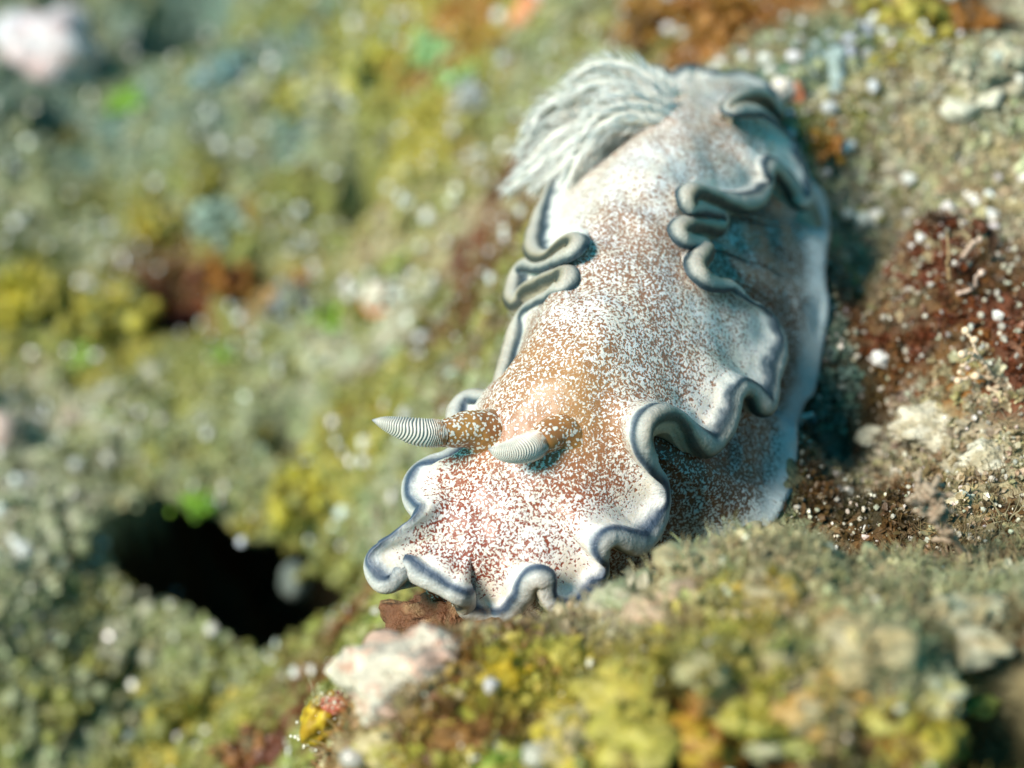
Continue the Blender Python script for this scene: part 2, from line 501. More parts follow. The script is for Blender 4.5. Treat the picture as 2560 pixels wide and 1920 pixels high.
# ledge roofing the cavity on the low side
def build_ledge():
    uu = np.linspace(-2.6, 2.6, 100); tt = np.linspace(0, 1, 70)
    U, T_ = np.meshgrid(uu, tt, indexing='ij')
    V_ = ledge_front(U) + T_ * (3.9 - ledge_front(U))
    ca, sa = math.cos(math.radians(-24)), math.sin(math.radians(-24))
    X = HOLE[0] + U * ca - V_ * sa; Y = HOLE[1] + U * sa + V_ * ca
    top = height_open(X, Y) + .015
    th = .10 + .30 * sstep(0, .35, T_) + .06 * fbm(np.stack([X * 2, Y * 2, X * 0], -1), 2, 88)
    Z0 = top - .05 * (1 - sstep(0, .06, T_)); Z1 = top - th - .05
    Pt = np.stack([X, Y, Z0], -1); Pb = np.stack([X, Y, Z1], -1)
    # rounded lip: bottom row pulled back, then joined to the top through the front edge
    ring = np.concatenate([Pb[:, ::-1], Pt], 1)
    nv = ring.shape[1]
    v = ring.reshape(-1, 3)
    c = reef_colour(v[:, 0], v[:, 1]) * .75
    return mesh_from('ledge', v, grid_faces(len(uu), nv), {'tint': ('FLOAT_COLOR', c)})
ledge = tag(obj('reef_ledge', build_ledge(), M_REEF), kind='structure')

# ------------------------------------------------------------------ the sea slug
def skin_material():
    m, nt, b = new_mat('slug_skin'); N = NT(nt)
    p = N.coords()
    q = N.attr('zone').outputs['Fac']            # 0 spine .. 1 margin .. 2 under the rim .. 3 flank top .. 4 foot edge
    al = N.attr('along').outputs['Fac']          # 0 head .. 1 tail
    amber = N.attr('amber').outputs['Fac']
    big = N.noise(p, 1.3, 2.0, 0.5).outputs['Fac']
    mid = N.noise(p, 5.0, 2.0, 0.5).outputs['Fac']
    # ground colour under the white flecks
    base = N.ramp(al, [(0.0, (.25, .055, .028)), (0.16, (.27, .075, .035)), (0.32, (.30, .135, .07)), (0.6, (.29, .15, .09)), (1.0, (.36, .22, .14))])
    base = N.mix(N.math('MULTIPLY', amber, N.rng(mid, .3, .7, .75, 1.0)), base, (.40, .20, .075))
    # flecks: warped cells whose walls show the ground colour
    warp = N.noise(p, 16.0, 2.0, 0.6)
    wv = N.node('ShaderNodeVectorMath', operation='SCALE'); N.put(wv.inputs[0], warp.outputs['Color']); wv.inputs['Scale'].default_value = 0.035
    pv = N.node('ShaderNodeVectorMath', operation='ADD'); N.put(pv.inputs[0], p); N.put(pv.inputs[1], wv.outputs[0])
    cell = N.vor(pv.outputs[0], 40.0, 'DISTANCE_TO_EDGE').outputs['Distance']
    fine = N.noise(pv.outputs[0], 50.0, 1.4, 0.55).outputs['Fac']
    fine2 = N.noise(pv.outputs[0], 29.0, 1.6, 0.55).outputs['Fac']
    kf = N.rng(N.noise(p, 2.6, 2.0, 0.6).outputs['Fac'], .40, .62, .05, .48)
    fine = N.math('ADD', N.math('MULTIPLY', fine, N.math('SUBTRACT', 1.0, kf)), N.math('MULTIPLY', fine2, kf))
    top = N.rng(q, 2.0, 2.3, 1.0, 0.0)
    flank = N.rng(q, 2.6, 2.9, 0.0, 1.0)
    cover = N.math('MULTIPLY', N.math('MULTIPLY', N.rng(q, 0.66, 0.93, 0.0, 0.20), N.rng(al, .15, .45, 1.0, .7)), top)           # whiter towards the margin
    cover = N.math('ADD', cover, N.math('MULTIPLY', N.math('SUBTRACT', big, 0.5), 0.26))
    cover = N.math('SUBTRACT', cover, N.math('MULTIPLY', amber, 0.09))
    cover = N.math('ADD', cover, N.rng(al, 0.5, 0.95, 0.0, 0.02))
    cover = N.math('SUBTRACT', cover, N.math('MULTIPLY', flank, 0.075))
    cover = N.math('ADD', cover, N.rng(q, 3.65, 3.97, 0.0, 0.13))
    val = N.math('ADD', N.math('ADD', fine, N.math('MULTIPLY', cell, 0.35)), cover)
    white = N.rng(val, 0.465, 0.610, 0.0, 0.93)
    wcol = N.mix(N.rng(mid, .35, .7, 0.0, 1.0), (.84, .83, .81), (.80, .75, .66))
    wcol = N.mix(N.math('MULTIPLY', N.rng(q, .6, .95, 0, 1), N.rng(fine, .45, .60, 0.0, .45)), wcol, (.66, .52, .33))
    wcol = N.mix(flank, wcol, (.62, .66, .64))
    fl_base = N.ramp(N.rng(q, 2.8, 4.0, 0, 1, False), [(0.0, (.24, .065, .02)), (0.5, (.15, .055, .022)), (0.82, (.14, .085, .05)), (1.0, (.42, .48, .46))])
    base = N.mix(flank, base, fl_base)
    skin = N.mix(white, base, wcol)
    # rim bands, driven by the position across the rim
    wob = N.math('ADD', q, N.math('MULTIPLY', N.math('SUBTRACT', mid, 0.5), 0.16))
    rpos = N.rng(wob, 0.86, 2.30, 0, 1, False)
    rim_f = N.ramp(rpos, [(0.0, (.80, .77, .70)), (0.030, (.66, .66, .64)), (0.062, (.18, .21, .26)), (0.090, (.045, .07, .115)), (0.130, (.06, .09, .13)), (0.185, (.27, .29, .30)), (0.26, (.50, .50, .48)),
                   (0.48, (.56, .52, .47)), (0.57, (.40, .35, .27)), (0.66, (.25, .23, .16)), (0.71, (.045, .055, .05)), (0.79, (.05, .06, .055)), (0.88, (.58, .50, .38))])
    rim_b = N.ramp(rpos, [(0.0, (.78, .74, .66)), (0.025, (.60, .60, .56)), (0.048, (.13, .16, .18)), (0.070, (.03, .05, .065)), (0.105, (.05, .075, .085)), (0.155, (.25, .26, .24)), (0.22, (.44, .42, .37)),
                   (0.35, (.44, .39, .32)), (0.44, (.27, .24, .17)), (0.52, (.055, .06, .05)), (0.64, (.035, .045, .04)), (0.72, (.12, .11, .08)), (0.82, (.58, .50, .38))])
    rimc = N.mix(N.rng(al, .22, .45, 0, 1), rim_f, rim_b)
    isrim = N.math('MULTIPLY', N.rng(q, 0.855, 0.895, 0, 1), N.rng(q, 2.30, 2.45, 1, 0))
    grain = N.noise(p, 60.0, 2.0, 0.6).outputs['Fac']
    rimc = N.mix(1.0, rimc, N.rng(grain, .3, .7, .86, 1.12, False), 'MULTIPLY')
    under = N.mix(N.rng(q, 2.45, 2.75, 0, 1), (.62, .52, .36), skin)
    col = N.mix(N.math('MULTIPLY', N.rng(q, 2.2, 2.4, 0, 1), N.rng(q, 2.6, 2.85, 1, 0)), skin, under)
    col = N.mix(isrim, col, rimc)
    # pale translucent edge of the foot
    col = N.mix(N.rng(q, 3.80, 3.97, 0, 0.9), col, (.55, .62, .62))
    N.put(b.inputs['Base Color'], col)
    N.put(b.inputs['Roughness'], N.math('ADD', 0.40, N.math('MULTIPLY', isrim, 0.16)))
    b.inputs['Specular IOR Level'].default_value = 0.4
    N.put(b.inputs['Coat Weight'], N.math('MULTIPLY', N.math('SUBTRACT', 1.0, isrim), 0.10))
    b.inputs['Coat Roughness'].default_value = 0.18
    b.inputs['Subsurface Weight'].default_value = 0.2
    b.inputs['Subsurface Radius'].default_value = (0.10, 0.06, 0.04)
    b.inputs['Subsurface Scale'].default_value = 0.6
    hgt = N.math('ADD', N.math('MULTIPLY', white, N.math('SUBTRACT', 1.0, isrim)), N.math('MULTIPLY', grain, 0.35))
    wr = N.noise(p, 14.0, 3.0, 0.6, 0.6).outputs['Fac']
    N.put(b.inputs['Normal'], N.bump(N.math('MULTIPLY', wr, N.math('ADD', .25, isrim)), 0.30, 0.05, N.bump(hgt, 0.45, 0.012)))
    return m
M_SKIN = skin_material()

# margin of the mantle: photograph outline with the resting height of the rim (cm above the datum)
RIM = [
 # front, from the slug's right corner along the oral edge
 (966, 1388, .96), (942, 1412, .93), (950, 1445, .86), (970, 1462, .82), (988, 1443, .82), (1006, 1420, .84), (1030, 1413, .84), (1056, 1428, .80), (1096, 1453, .76), (1130, 1474, .72), (1150, 1484, .70), (1162, 1508, .70),
 (1193, 1531, .70), (1231, 1540, .70), (1265, 1527, .70), (1295, 1495, .70), (1320, 1461, .84), (1343, 1442, .98), (1361, 1450, .98), (1366, 1478, .84), (1377, 1506, .70), (1404, 1516, .72), (1436, 1508, .74), (1465, 1478, .78), (1485, 1430, .82),
 (1486, 1389, .86), (1502, 1352, 1.0), (1533, 1343, 1.08), (1569, 1354, 1.02), (1596, 1358, .98), (1617, 1329, 1.0), (1631, 1295, 1.02), (1639, 1257, 1.05), (1633, 1215, 1.08),
 (1615, 1177, 1.12), (1604, 1135, 1.15), (1607, 1092, 1.18), (1630, 1065, 1.2), (1666, 1056, 1.2), (1700, 1073, 1.2), (1729, 1101, 1.2), (1759, 1116, 1.2), (1785, 1105, 1.22), (1801, 1075, 1.24), (1817, 1037, 1.26), (1825, 998, 1.28),
 (1844, 973, 1.3), (1868, 977, 1.3), (1889, 1000, 1.3), (1903, 1015, 1.3), (1913, 992, 1.32), (1919, 953, 1.34), (1929, 911, 1.36), (1940, 878, 1.38), (1936, 848, 1.4), (1925, 818, 1.42), (1903, 793, 1.45), (1873, 774, 1.47),
 (1845, 748, 1.5), (1818, 720, 1.52), (1785, 717, 1.53), (1754, 706, 1.55), (1738, 679, 1.56), (1748, 650, 1.57), (1762, 628, 1.58), (1748, 611, 1.59), (1719, 606, 1.6), (1694, 594, 1.6), (1704, 578, 1.61), (1738, 572, 1.62), (1776, 575, 1.62),
 (1793, 555, 1.63), (1776, 536, 1.64), (1736, 527, 1.65), (1710, 507, 1.65), (1738, 490, 1.66), (1795, 505, 1.66), (1854, 512, 1.67), (1892, 489, 1.68), (1907, 456, 1.69), (1906, 428, 1.7), (1924, 420, 1.7), (1950, 441, 1.7), (1978, 477, 1.7), (1998, 508, 1.7),
 (2009, 488, 1.71), (1996, 440, 1.72), (1982, 405, 1.73), (1974, 374, 1.74), (1931, 341, 1.75), (1893, 305, 1.76), (1853, 287, 1.77), (1820, 292, 1.78), (1822, 270, 1.78), (1846, 250, 1.78), (1884, 242, 1.78), (1915, 258, 1.77), (1938, 290, 1.76),
 (1928, 268, 1.78), (1895, 228, 1.78), (1850, 206, 1.78), (1800, 206, 1.78), (1762, 206, 1.78), (1742, 188, 1.77), (1715, 188, 1.77), (1688, 212, 1.76), (1668, 212, 1.75), (1650, 192, 1.75), (1622, 190, 1.74),
 (1585, 230, 1.7), (1540, 262, 1.66), (1500, 320, 1.62), (1455, 360, 1.58), (1420, 430, 1.55), (1380, 505, 1.50), (1352, 565, 1.46), (1334, 630, 1.48), (1362, 652, 1.60), (1400, 628, 1.85), (1438, 612, 2.02), (1446, 636, 2.02), (1412, 664, 1.85), (1368, 684, 1.58),
 (1325, 672, 1.36), (1296, 700, 1.34), (1284, 745, 1.32), (1300, 768, 1.3), (1322, 738, 1.42), (1350, 724, 1.58), (1395, 708, 1.78), (1422, 704, 1.86), (1416, 736, 1.80), (1372, 760, 1.58), (1325, 782, 1.36), (1298, 828, 1.22), (1278, 885, 1.2),
 (1262, 950, 1.12), (1250, 985, 1.08), (1222, 1010, 1.05), (1183, 1006, 1.02), (1148, 1034, 1.0), (1148, 1088, .98), (1160, 1130, .96), (1128, 1158, .95), (1088, 1172, .95), (1048, 1192, .94), (1036, 1230, .94), (1046, 1264, .93), (1074, 1286, .98), (1058, 1318, 1.02), (1008, 1358, .99),
]
RIM = np.array(RIM, float)
SPN = np.array([(1190, 1345, 0.93), (1240, 1200, 1.17), (1300, 1060, 1.42), (1370, 920, 1.62), (1430, 790, 1.80), (1490, 650, 1.96), (1560, 500, 2.08), (1640, 370, 2.12), (1710, 280, 2.05)], float)

def build_slug():
    K = len(RIM); per = 11
    px = RIM[:, :2]
    sm = gauss_loop(px, 7.0)
    sp = catmull(SPN, 24)
    near = sp[np.argmin(((sm[:, None] - sp[None, :, :2]) ** 2).sum(-1), 1)][:, :2]
    inward = norm(near - sm)
    d_in = ((px - sm) * inward).sum(-1) / 341.0
    z = gauss_loop(RIM[:, 2], 1.2) + np.clip(d_in * np.where(np.arange(K) < 11, .3, np.where(np.arange(K) < 112, 1.5, .45)), -.5, .6)
    M0 = at_z(px[:, 0], px[:, 1], z)
    M = catmull(M0, per, True); n = len(M)
    M = gauss_loop(M, 2.5)
    Ms = gauss_loop(M, 6.5 * per)
    S3 = at_z(sp[:, 0], sp[:, 1], sp[:, 2]); ns = len(S3)
    ia = np.argmin(((Ms[:, None, :2] - S3[None, :, :2]) ** 2).sum(-1), 1).astype(float)
    ia = gauss_loop(np.clip(ia, 0, ns - 1), 26)
    ia = np.clip(ia, 0, ns - 1)
    i0 = np.floor(ia).astype(int); i1 = np.minimum(i0 + 1, ns - 1); fr = (ia - i0)[:, None]
    S = S3[i0] * (1 - fr) + S3[i1] * fr
    along = ia / (ns - 1)
    # dorsal rings
    rr = np.concatenate([np.linspace(0, .6, 18, endpoint=False), np.linspace(.6, 1.0, 34)])
    def dorsal(r):
        w = sstep(0.42, 1.0, r) ** 1.15
        B = Ms * (1 - w) + M * w
        P = S + (B - S) * r
        g = 1.30 * r ** 2.5 - 0.30 * r ** 9
        P[:, 2] = S[:, 2] + (B[:, 2] - S[:, 2]) * g
        return P
    D = np.stack([dorsal(r) for r in rr], 1)                 # n, nr, 3
    t = norm(np.roll(M, -1, 0) - np.roll(M, 1, 0))
    up_out = norm((Ms - S) * np.array([1, 1, 0]))
    up_out = norm(gauss_loop(up_out, 25))
    nsf = norm(up_out * .45 + np.array([0, 0, 1.0]))
    o = np.cross(t, nsf)
    if (o * up_out).sum(-1).mean() < 0: o = -o
    o = norm(gauss_loop(norm(o), 3.0)); o = norm(o - t * (o * t).sum(-1, keepdims=True))
    nn = np.cross(t, o)
    if (nn[:, 2].mean()) < 0: nn = -nn
    rho = 0.100 * (1 + .22 * fbm(np.stack([np.arange(n) / 34.0] * 3, -1), 2, 19))[:, None]
    tl = np.clip(34 + 330 * d_in, 10, 80); tl[115:145] = np.maximum(tl[115:145], 58); tl[-4:] = -10; tl[0] = 0
    tl = np.repeat(tl, per)
    TL = np.radians(gauss_loop(np.roll(tl, -per // 2), 9.0))[:, None]
    o, nn = o * np.cos(TL) + nn * np.sin(TL), nn * np.cos(TL) - o * np.sin(TL)
    thick = rho * ((0.7 + 0.3 * sstep(.9, 1.0, rr)) * sstep(.5, .95, rr))[None, :]
    D = D + nn[:, None, :] * thick[..., None]
    # soft undulation of the back
    Nrm = np.array([-0.15, -0.1, 1.0]); Nrm /= np.linalg.norm(Nrm)
    wav = 0.045 * fbm(D * 1.7, 3, 5) + 0.012 * fbm(D * 6.0, 2, 6)
    D = D + Nrm * (wav * (1 - 0.6 * sstep(.85, 1.0, rr))[None, :])[..., None]
    # lump behind the rhinophores
    c = at_z(1455, 960, 1.6)
    D[..., 2] += 0.16 * np.exp(-((D[..., :2] - c[:2]) ** 2).sum(-1) / 0.28)
    ph = np.radians(np.linspace(80, -95, 17))
    top = D[:, -1] - nn * rho
    RIMV = top[:, None, :] + rho[:, :, None] * (np.cos(ph)[None, :, None] * o[:, None, :] + (np.sin(ph) * np.where(np.sin(ph) > 0, 1.0, .75))[None, :, None] * nn[:, None, :]) * (1 + .06 * fbm(M * 9, 2, 8))[:, None, None]
    # underside of the skirt, back to where it joins the flank
    ru = np.linspace(0.985, 0.70, 14)
    U = []
    for r in ru:
        P = dorsal(r)
        U.append(P - nn * (rho * 0.9) - np.array([0, 0, 1.0]) * .14 * sstep(.97, .72, r))
    U = np.stack(U, 1)
    # foot
    FO = np.array([-.30, -.35, -.30,   .30, .92, .85, .78, .74, .55, .10, -.30, -.35, -.30, -.35, -.40])
    pos = np.array([0, 12, 22, 28, 36, 48, 58, 72, 84, 98, 110, 125, 140, 152, K]) / K
    th = np.arange(n) / n
    f = gauss_loop(np.interp(th, pos, FO), 30)
    out2 = norm((Ms - S) * np.array([1, 1, 0]))
    out2 = norm(gauss_loop(out2, 25))
    Fp = Ms + out2 * f[:, None]
    FT = np.array([(22, 1470, 1500), (26, 1560, 1440), (30, 1700, 1390), (34, 1850, 1335), (38, 1940, 1285), (42, 1976, 1210), (46, 1986, 1120), (50, 1982, 1045), (54, 2005, 965), (58, 2042, 885), (62, 2062, 805),
                   (66, 2064, 725), (70, 2056, 650), (74, 2066, 585), (78, 2070, 530), (82, 2048, 470), (86, 2012, 415), (92, 1965, 345)], float)
    FT3 = at_z(FT[:, 1], FT[:, 2], 0.5)
    for _ in range(6):
        FT3 = at_z(FT[:, 1], FT[:, 2], h_smooth(FT3[:, 0], FT3[:, 1]) + .10)
    ki = np.arange(n) / per
    tr = np.stack([np.interp(ki, FT[:, 0], FT3[:, j]) for j in range(2)], -1)
    wt = (sstep(20, 27, ki) * (1 - sstep(87, 95, ki)))[:, None]
    Fp[:, :2] = Fp[:, :2] * (1 - wt) + tr * wt
    Fp[:, :2] = gauss_loop(Fp[:, :2], 10)
    Fp[:, 2] = h_smooth(Fp[:, 0], Fp[:, 1]) + 0.09 + .03 * np.sin(th * 2 * np.pi * 19 + 1)
    A = U[:, -1]
    ss = np.linspace(0, 1, 30)[1:]
    FL = []
    for s in ss:
        P = A * (1 - s) + Fp * s
        bul = 0.10 * np.sin(np.pi * s) * (1 - s)
        flare = -0.04 * np.sin(np.pi * s ** 2.2)
        P = P + out2 * bul + np.array([0, 0, 1.0]) * flare
        FL.append(P)
    FL = np.stack(FL, 1)
    FL = FL + (0.035 * fbm(FL * 2.4, 3, 15) + 0.022 * fbm(FL * np.array([5.0, 5.0, 1.6]), 3, 16))[..., None] * np.array([.5, -.3, .8])
    E = [Fp + out2 * .03 - np.array([0, 0, .03]), Fp + out2 * .0 - np.array([0, 0, .07]), Fp - out2 * .12 - np.array([0, 0, .10])]
    C = S.copy(); C[:, 2] = h_smooth(C[:, 0], C[:, 1]) - .05
    E += [(Fp * (1 - k) + C * k) - np.array([0, 0, .12]) for k in (.4, .8, 1.0)]
    E = np.stack(E, 1)
    V = np.concatenate([D, RIMV[:, 1:], U, FL, E], 1)
    zone = np.concatenate([rr * .95, np.linspace(.95, 2.2, 17)[1:], np.linspace(2.22, 2.72, 14), 2.72 + 1.28 * ss, [4, 4.02, 4.1, 4.2, 4.3, 4.4]])
    nv = V.shape[1]
    zone = np.broadcast_to(zone, (n, nv))
    al = np.broadcast_to(along[:, None], (n, nv))
    flat = V.reshape(-1, 3)
    def blob(px_, py_, z_, s_):
        cc = at_z(px_, py_, z_); return np.exp(-((flat - cc) ** 2).sum(-1) / (2 * s_ * s_))
    amber = np.clip(1.0 * blob(1440, 940, 1.65, .22) + .5 * blob(1300, 920, 1.6, .2) + 0.9 * blob(1440, 1080, 1.5, .2) + .5 * blob(1220, 1080, 1.4, .2), 0, 1)
    F = grid_faces(n, nv, True)
    me = mesh_from('slug_body', flat, F, {'zone': ('FLOAT', zone.reshape(-1)), 'along': ('FLOAT', al.reshape(-1)), 'amber': ('FLOAT', amber)})
    # outward normals
    bm = bmesh.new(); bm.from_mesh(me)
    bmesh.ops.remove_doubles(bm, verts=bm.verts, dist=0.0004)
    bmesh.ops.recalc_face_normals(bm, faces=bm.faces)
    bm.to_mesh(me); bm.free()
    me.polygons.foreach_set('use_smooth', np.ones(len(me.polygons), dtype=bool))
    return me, Fp[::6, :2].copy()

slug_me, FOOT_XY = build_slug()
slug = empty('sea_slug', (0, 0, 0))
tag(slug, 'large white and brown speckled sea slug with ruffled blue-grey mantle edge', 'sea slug')
body = obj('body', slug_me, M_SKIN, slug)

# rhinophores -------------------------------------------------------
def club_material():
    m, nt, b = new_mat('rhinophore_club'); N = NT(nt)
    rg = N.attr('ridge').outputs['Fac']; al = N.attr('along').outputs['Fac']
    p = N.coords()
    c = N.mix(N.rng(rg, .15, .60, 0, 1), (.36, .29, .22), (.66, .63, .56))
    blot = N.rng(N.noise(p, 7.0, 2.0, .5).outputs['Fac'], .60, .70, 0, .7)
    c = N.mix(N.math('MULTIPLY', blot, N.rng(al, .2, .6, 1, 0)), c, (.24, .085, .03))
    c = N.mix(N.math('MULTIPLY', N.rng(al, .02, .30, 1, 0), N.rng(N.noise(p, 30.0, 2.0, .5).outputs['Fac'], .42, .60, 1, .1)), c, (.34, .165, .06))
    c = N.mix(N.rng(al, .86, 1.0, 0, .85), c, (.22, .24, .27))
    N.put(b.inputs['Base Color'], c)
    b.inputs['Roughness'].default_value = .4; b.inputs['Specular IOR Level'].default_value = .35
    b.inputs['Subsurface Weight'].default_value = .12
    b.inputs['Subsurface Radius'].default_value = (.05, .03, .02)
    return m
def stalk_material():
    m, nt, b = new_mat('rhinophore_stalk'); N = NT(nt)
    p = N.coords(); al = N.attr('along').outputs['Fac']
    warp = N.noise(p, 16.0, 2.0, .6)
    v = N.vor(p, 36.0, 'F1').outputs['Distance']
    fine = N.noise(p, 34.0, 1.5, .55).outputs['Fac']
    w = N.rng(N.math('ADD', v, N.math('MULTIPLY', N.math('SUBTRACT', .5, fine), 1.2)), .30, .48, 1, 0)
    base = N.mix(N.rng(N.noise(p, 4.0, 2.0, .5).outputs['Fac'], .35, .65, 0, 1), (.42, .21, .06), (.30, .125, .045))
    c = N.mix(w, base, (.80, .78, .70))
    N.put(b.inputs['Base Color'], c)
    b.inputs['Roughness'].default_value = .36; b.inputs['Specular IOR Level'].default_value = .35
    b.inputs['Subsurface Weight'].default_value = .15
    b.inputs['Subsurface Radius'].default_value = (.08, .05, .03)
    N.put(b.inputs['Normal'], N.bump(w, .4, .010))
    return m
M_CLUBR = club_material(); M_STALK = stalk_material()

def rhinophore(stalk_pts, stalk_r, club_pts, club_r, label, lean):
    root = empty('rhinophore', (0, 0, 0)); root.parent = slug; root['label'] = label
    P = catmull(stalk_pts, 12); R = np.interp(np.linspace(0, 1, len(P)), np.linspace(0, 1, len(stalk_r)), stalk_r)
    v, f, T, N_, B_ = tube(P, R, 40)
    v = v + 0.012 * fbm(v * 7, 2, 31)[:, None] * norm(v - np.repeat(P, 40, 0))
    al = np.repeat(np.linspace(0, 1, len(P)), 40)
    obj('stalk', mesh_from('stalk', v, f, {'along': ('FLOAT', al)}), M_STALK, root)
    per = 260 // (len(club_pts) - 1)
    P = catmull(club_pts, per); n = len(P)
    s = np.linspace(0, 1, n)
    R = catmull(np.array([[q] for q in club_r]), per)[:, 0]
    sides = 64
    v, f, T, N_, B_ = tube(P, np.maximum(R, .004), sides)
    ang = np.linspace(0, 2 * np.pi, sides, endpoint=False)
    # oblique stacked leaves that meet along a front keel
    front = norm(FWD * -1.0)
    cx = (N_ @ front); cy = (B_ @ front)
    a0 = np.arctan2(cy, cx)[:, None]
    da = np.arctan2(np.sin(ang[None] - a0), np.cos(ang[None] - a0))
    ph = s[:, None] * 31 + .5 * np.sin(s[:, None] * 9) + .25 * vnoise(np.stack([s[:, None] * 14 + 0 * da, np.cos(da) * 1.5, np.sin(da) * 1.5], -1), 5) + lean * np.cos(da) + 0.35 * np.sin(da * 3 + s[:, None] * 5)
    tri = np.abs(((ph) % 1.0) * 2 - 1)
    ridge = np.clip(1 - tri, 0, 1) ** .7
    env = sstep(0, .08, s) * (1 - sstep(.88, .99, s))
    amp = (0.015 * (ridge - .5) * env[:, None]) * (R / .1)[:, None]
    c = np.repeat(P, sides, 0)
    v = v + norm(v - c) * amp.reshape(-1, 1)
    rg = (ridge * env[:, None] + (1 - env[:, None]) * .6).reshape(-1)
    obj('club', mesh_from('club', v, f, {'ridge': ('FLOAT', rg), 'along': ('FLOAT', np.repeat(s, sides))}), M_CLUBR, root)
    return root

def pts(*a):
    a = np.array(a, float); return at_d(a[:, 0], a[:, 1], a[:, 2])
rhinophore(pts((1262, 1092, 13.95), (1225, 1086, 13.80), (1180, 1075, 13.70), (1140, 1078, 13.62), (1104, 1084, 13.55)), [.27, .19, .145, .115, .092],
           pts((1108, 1083, 13.56), (1075, 1083, 13.52), (1035, 1078, 13.46), (990, 1066, 13.40), (955, 1056, 13.36), (930, 1050, 13.34)), [.094, .099, .093, .070, .040, .004],
           'straighter horn, seen full length against the green background', -1.1)
rhinophore(pts((1432, 1158, 13.85), (1430, 1120, 13.72), (1412, 1088, 13.62), (1384, 1082, 13.54), (1360, 1096, 13.47), (1345, 1107, 13.44)), [.28, .21, .165, .132, .108, .092],
           pts((1350, 1104, 13.45), (1330, 1115, 13.40), (1303, 1124, 13.35), (1272, 1129, 13.31), (1244, 1128, 13.28), (1220, 1122, 13.26)), [.094, .100, .096, .077, .048, .004],
           'curled horn bent over towards the viewer', 1.1)

# gills --------------------------------------------------------------
def gill_material():
    m, nt, b = new_mat('gill_plume'); N = NT(nt)
    p = N.coords()
    t = N.attr('tint').outputs['Color']
    n = N.noise(p, 12.0, 3.0, .6).outputs['Fac']
    c = N.mix(N.rng(n, .5, .72, 0, .3), t, (.55, .40, .22))
    N.put(b.inputs['Base Color'], c)
    b.inputs['Roughness'].default_value = .4; b.inputs['Specular IOR Level'].default_value = .4
    tr = N.node('ShaderNodeBsdfTranslucent'); N.put(tr.inputs['Color'], c)
    ms = N.node('ShaderNodeMixShader'); ms.inputs[0].default_value = .18
    nt.links.new(b.outputs[0], ms.inputs[1]); nt.links.new(tr.outputs[0], ms.inputs[2])
    nt.links.new(ms.outputs[0], nt.nodes['Material Output'].inputs['Surface'])
    return m
M_GILL = gill_material()
GILLS = [
 [(1700, 300, 16.0), (1650, 225, 15.9), (1570, 172, 15.9), (1490, 166, 15.95), (1415, 205, 16.0)],
 [(1700, 305, 15.9), (1640, 250, 15.8), (1560, 215, 15.75), (1480, 215, 15.8), (1400, 255, 15.85)],
 [(1700, 310, 15.8), (1650, 262, 15.65), (1580, 240, 15.6), (1510, 250, 15.6), (1455, 290, 15.65)],
 [(1700, 315, 15.7), (1640, 280, 15.55), (1570, 268, 15.5), (1500, 290, 15.5), (1445, 345, 15.55)],
 [(1690, 320, 15.65), (1620, 300, 15.5), (1550, 298, 15.45), (1490, 330, 15.45), (1450, 390, 15.5)],
 [(1680, 325, 15.7), (1590, 320, 15.55), (1520, 330, 15.5), (1455, 390, 15.5), (1412, 465, 15.6)],
 [(1660, 320, 15.9), (1540, 330, 15.8), (1450, 375, 15.8), (1390, 430, 15.85), (1330, 470, 15.9)],
 [(1660, 310, 16.1), (1520, 250, 16.1), (1420, 245, 16.15), (1360, 275, 16.2), (1320, 330, 16.2)],
 [(1660, 310, 16.2), (1500, 280, 16.2), (1400, 290, 16.2), (1340, 330, 16.25), (1290, 385, 16.3)],
 [(1660, 315, 16.1), (1500, 305, 16.05), (1410, 330, 16.05), (1350, 380, 16.1), (1290, 440, 16.15)],
 [(1660, 320, 16.0), (1490, 330, 15.95), (1400, 380, 15.95), (1330, 430, 16.0), (1262, 480, 16.1)],
 [(1660, 315, 16.3), (1540, 260, 16.3), (1450, 270, 16.3), (1390, 310, 16.35), (1350, 370, 16.4)],
 [(1650, 320, 15.9), (1520, 320, 15.85), (1440, 350, 15.85), (1390, 400, 15.9), (1370, 450, 15.95)],
]
def gill(points, k):
    J = Joiner()
    P = catmull(pts(*points), 14); n = len(P); s = np.linspace(0, 1, n)
    R = .070 * (1 - s) ** .6 + .010
    v, f, T, N_, B_ = tube(P, R, 10)
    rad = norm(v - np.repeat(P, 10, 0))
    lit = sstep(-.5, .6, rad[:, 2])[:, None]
    J.add(v, f, np.array([.50, .38, .24]) * (1 - lit) + np.array([.86, .83, .74]) * lit)  # pale top and tan underside paint light and shade onto the stem
    r = np.random.default_rng(100 + k)
    m = 52
    for i in range(m):
        u = .16 + .84 * (i + .5) / m
        j = min(int(u * (n - 1)), n - 2)
        base = P[j]; tdir = T[j]
        for side in (0.2, 1.3, 2.0, 3.1, 4.0, 5.3):
            side = side + r.normal(0, .15)
            rd = math.cos(side) * N_[j] + math.sin(side) * B_[j]
            L = (.10 * math.sin(np.pi * min(1, .2 + u * .7)) + .05) * r.uniform(.7, 1.2)
            d = norm(rd * .75 + tdir * .7 + r.normal(0, .15, 3))
            sd = norm(np.cross(d, rd) + r.normal(0, .2, 3))
            w = .0065 * r.uniform(.7, 1.2)
            q = base + rd * R[j] * .8
            tip = q + d * L + tdir * L * .35 + np.array([0, 0, -.02])
            midp = q + d * L * .55
            vv = np.array([q - sd * w, q + sd * w, midp - sd * w * 1.2, midp + sd * w * 1.2, tip])
            J.add(vv, np.array([[0, 1, 3], [0, 3, 2], [2, 3, 4]]), np.array([.90, .90, .86]) * r.uniform(.85, 1.02))
    return obj('gill_plume', J.mesh('gill_plume'), M_GILL, slug)
for k, g in enumerate(GILLS):
    gill(g, k)

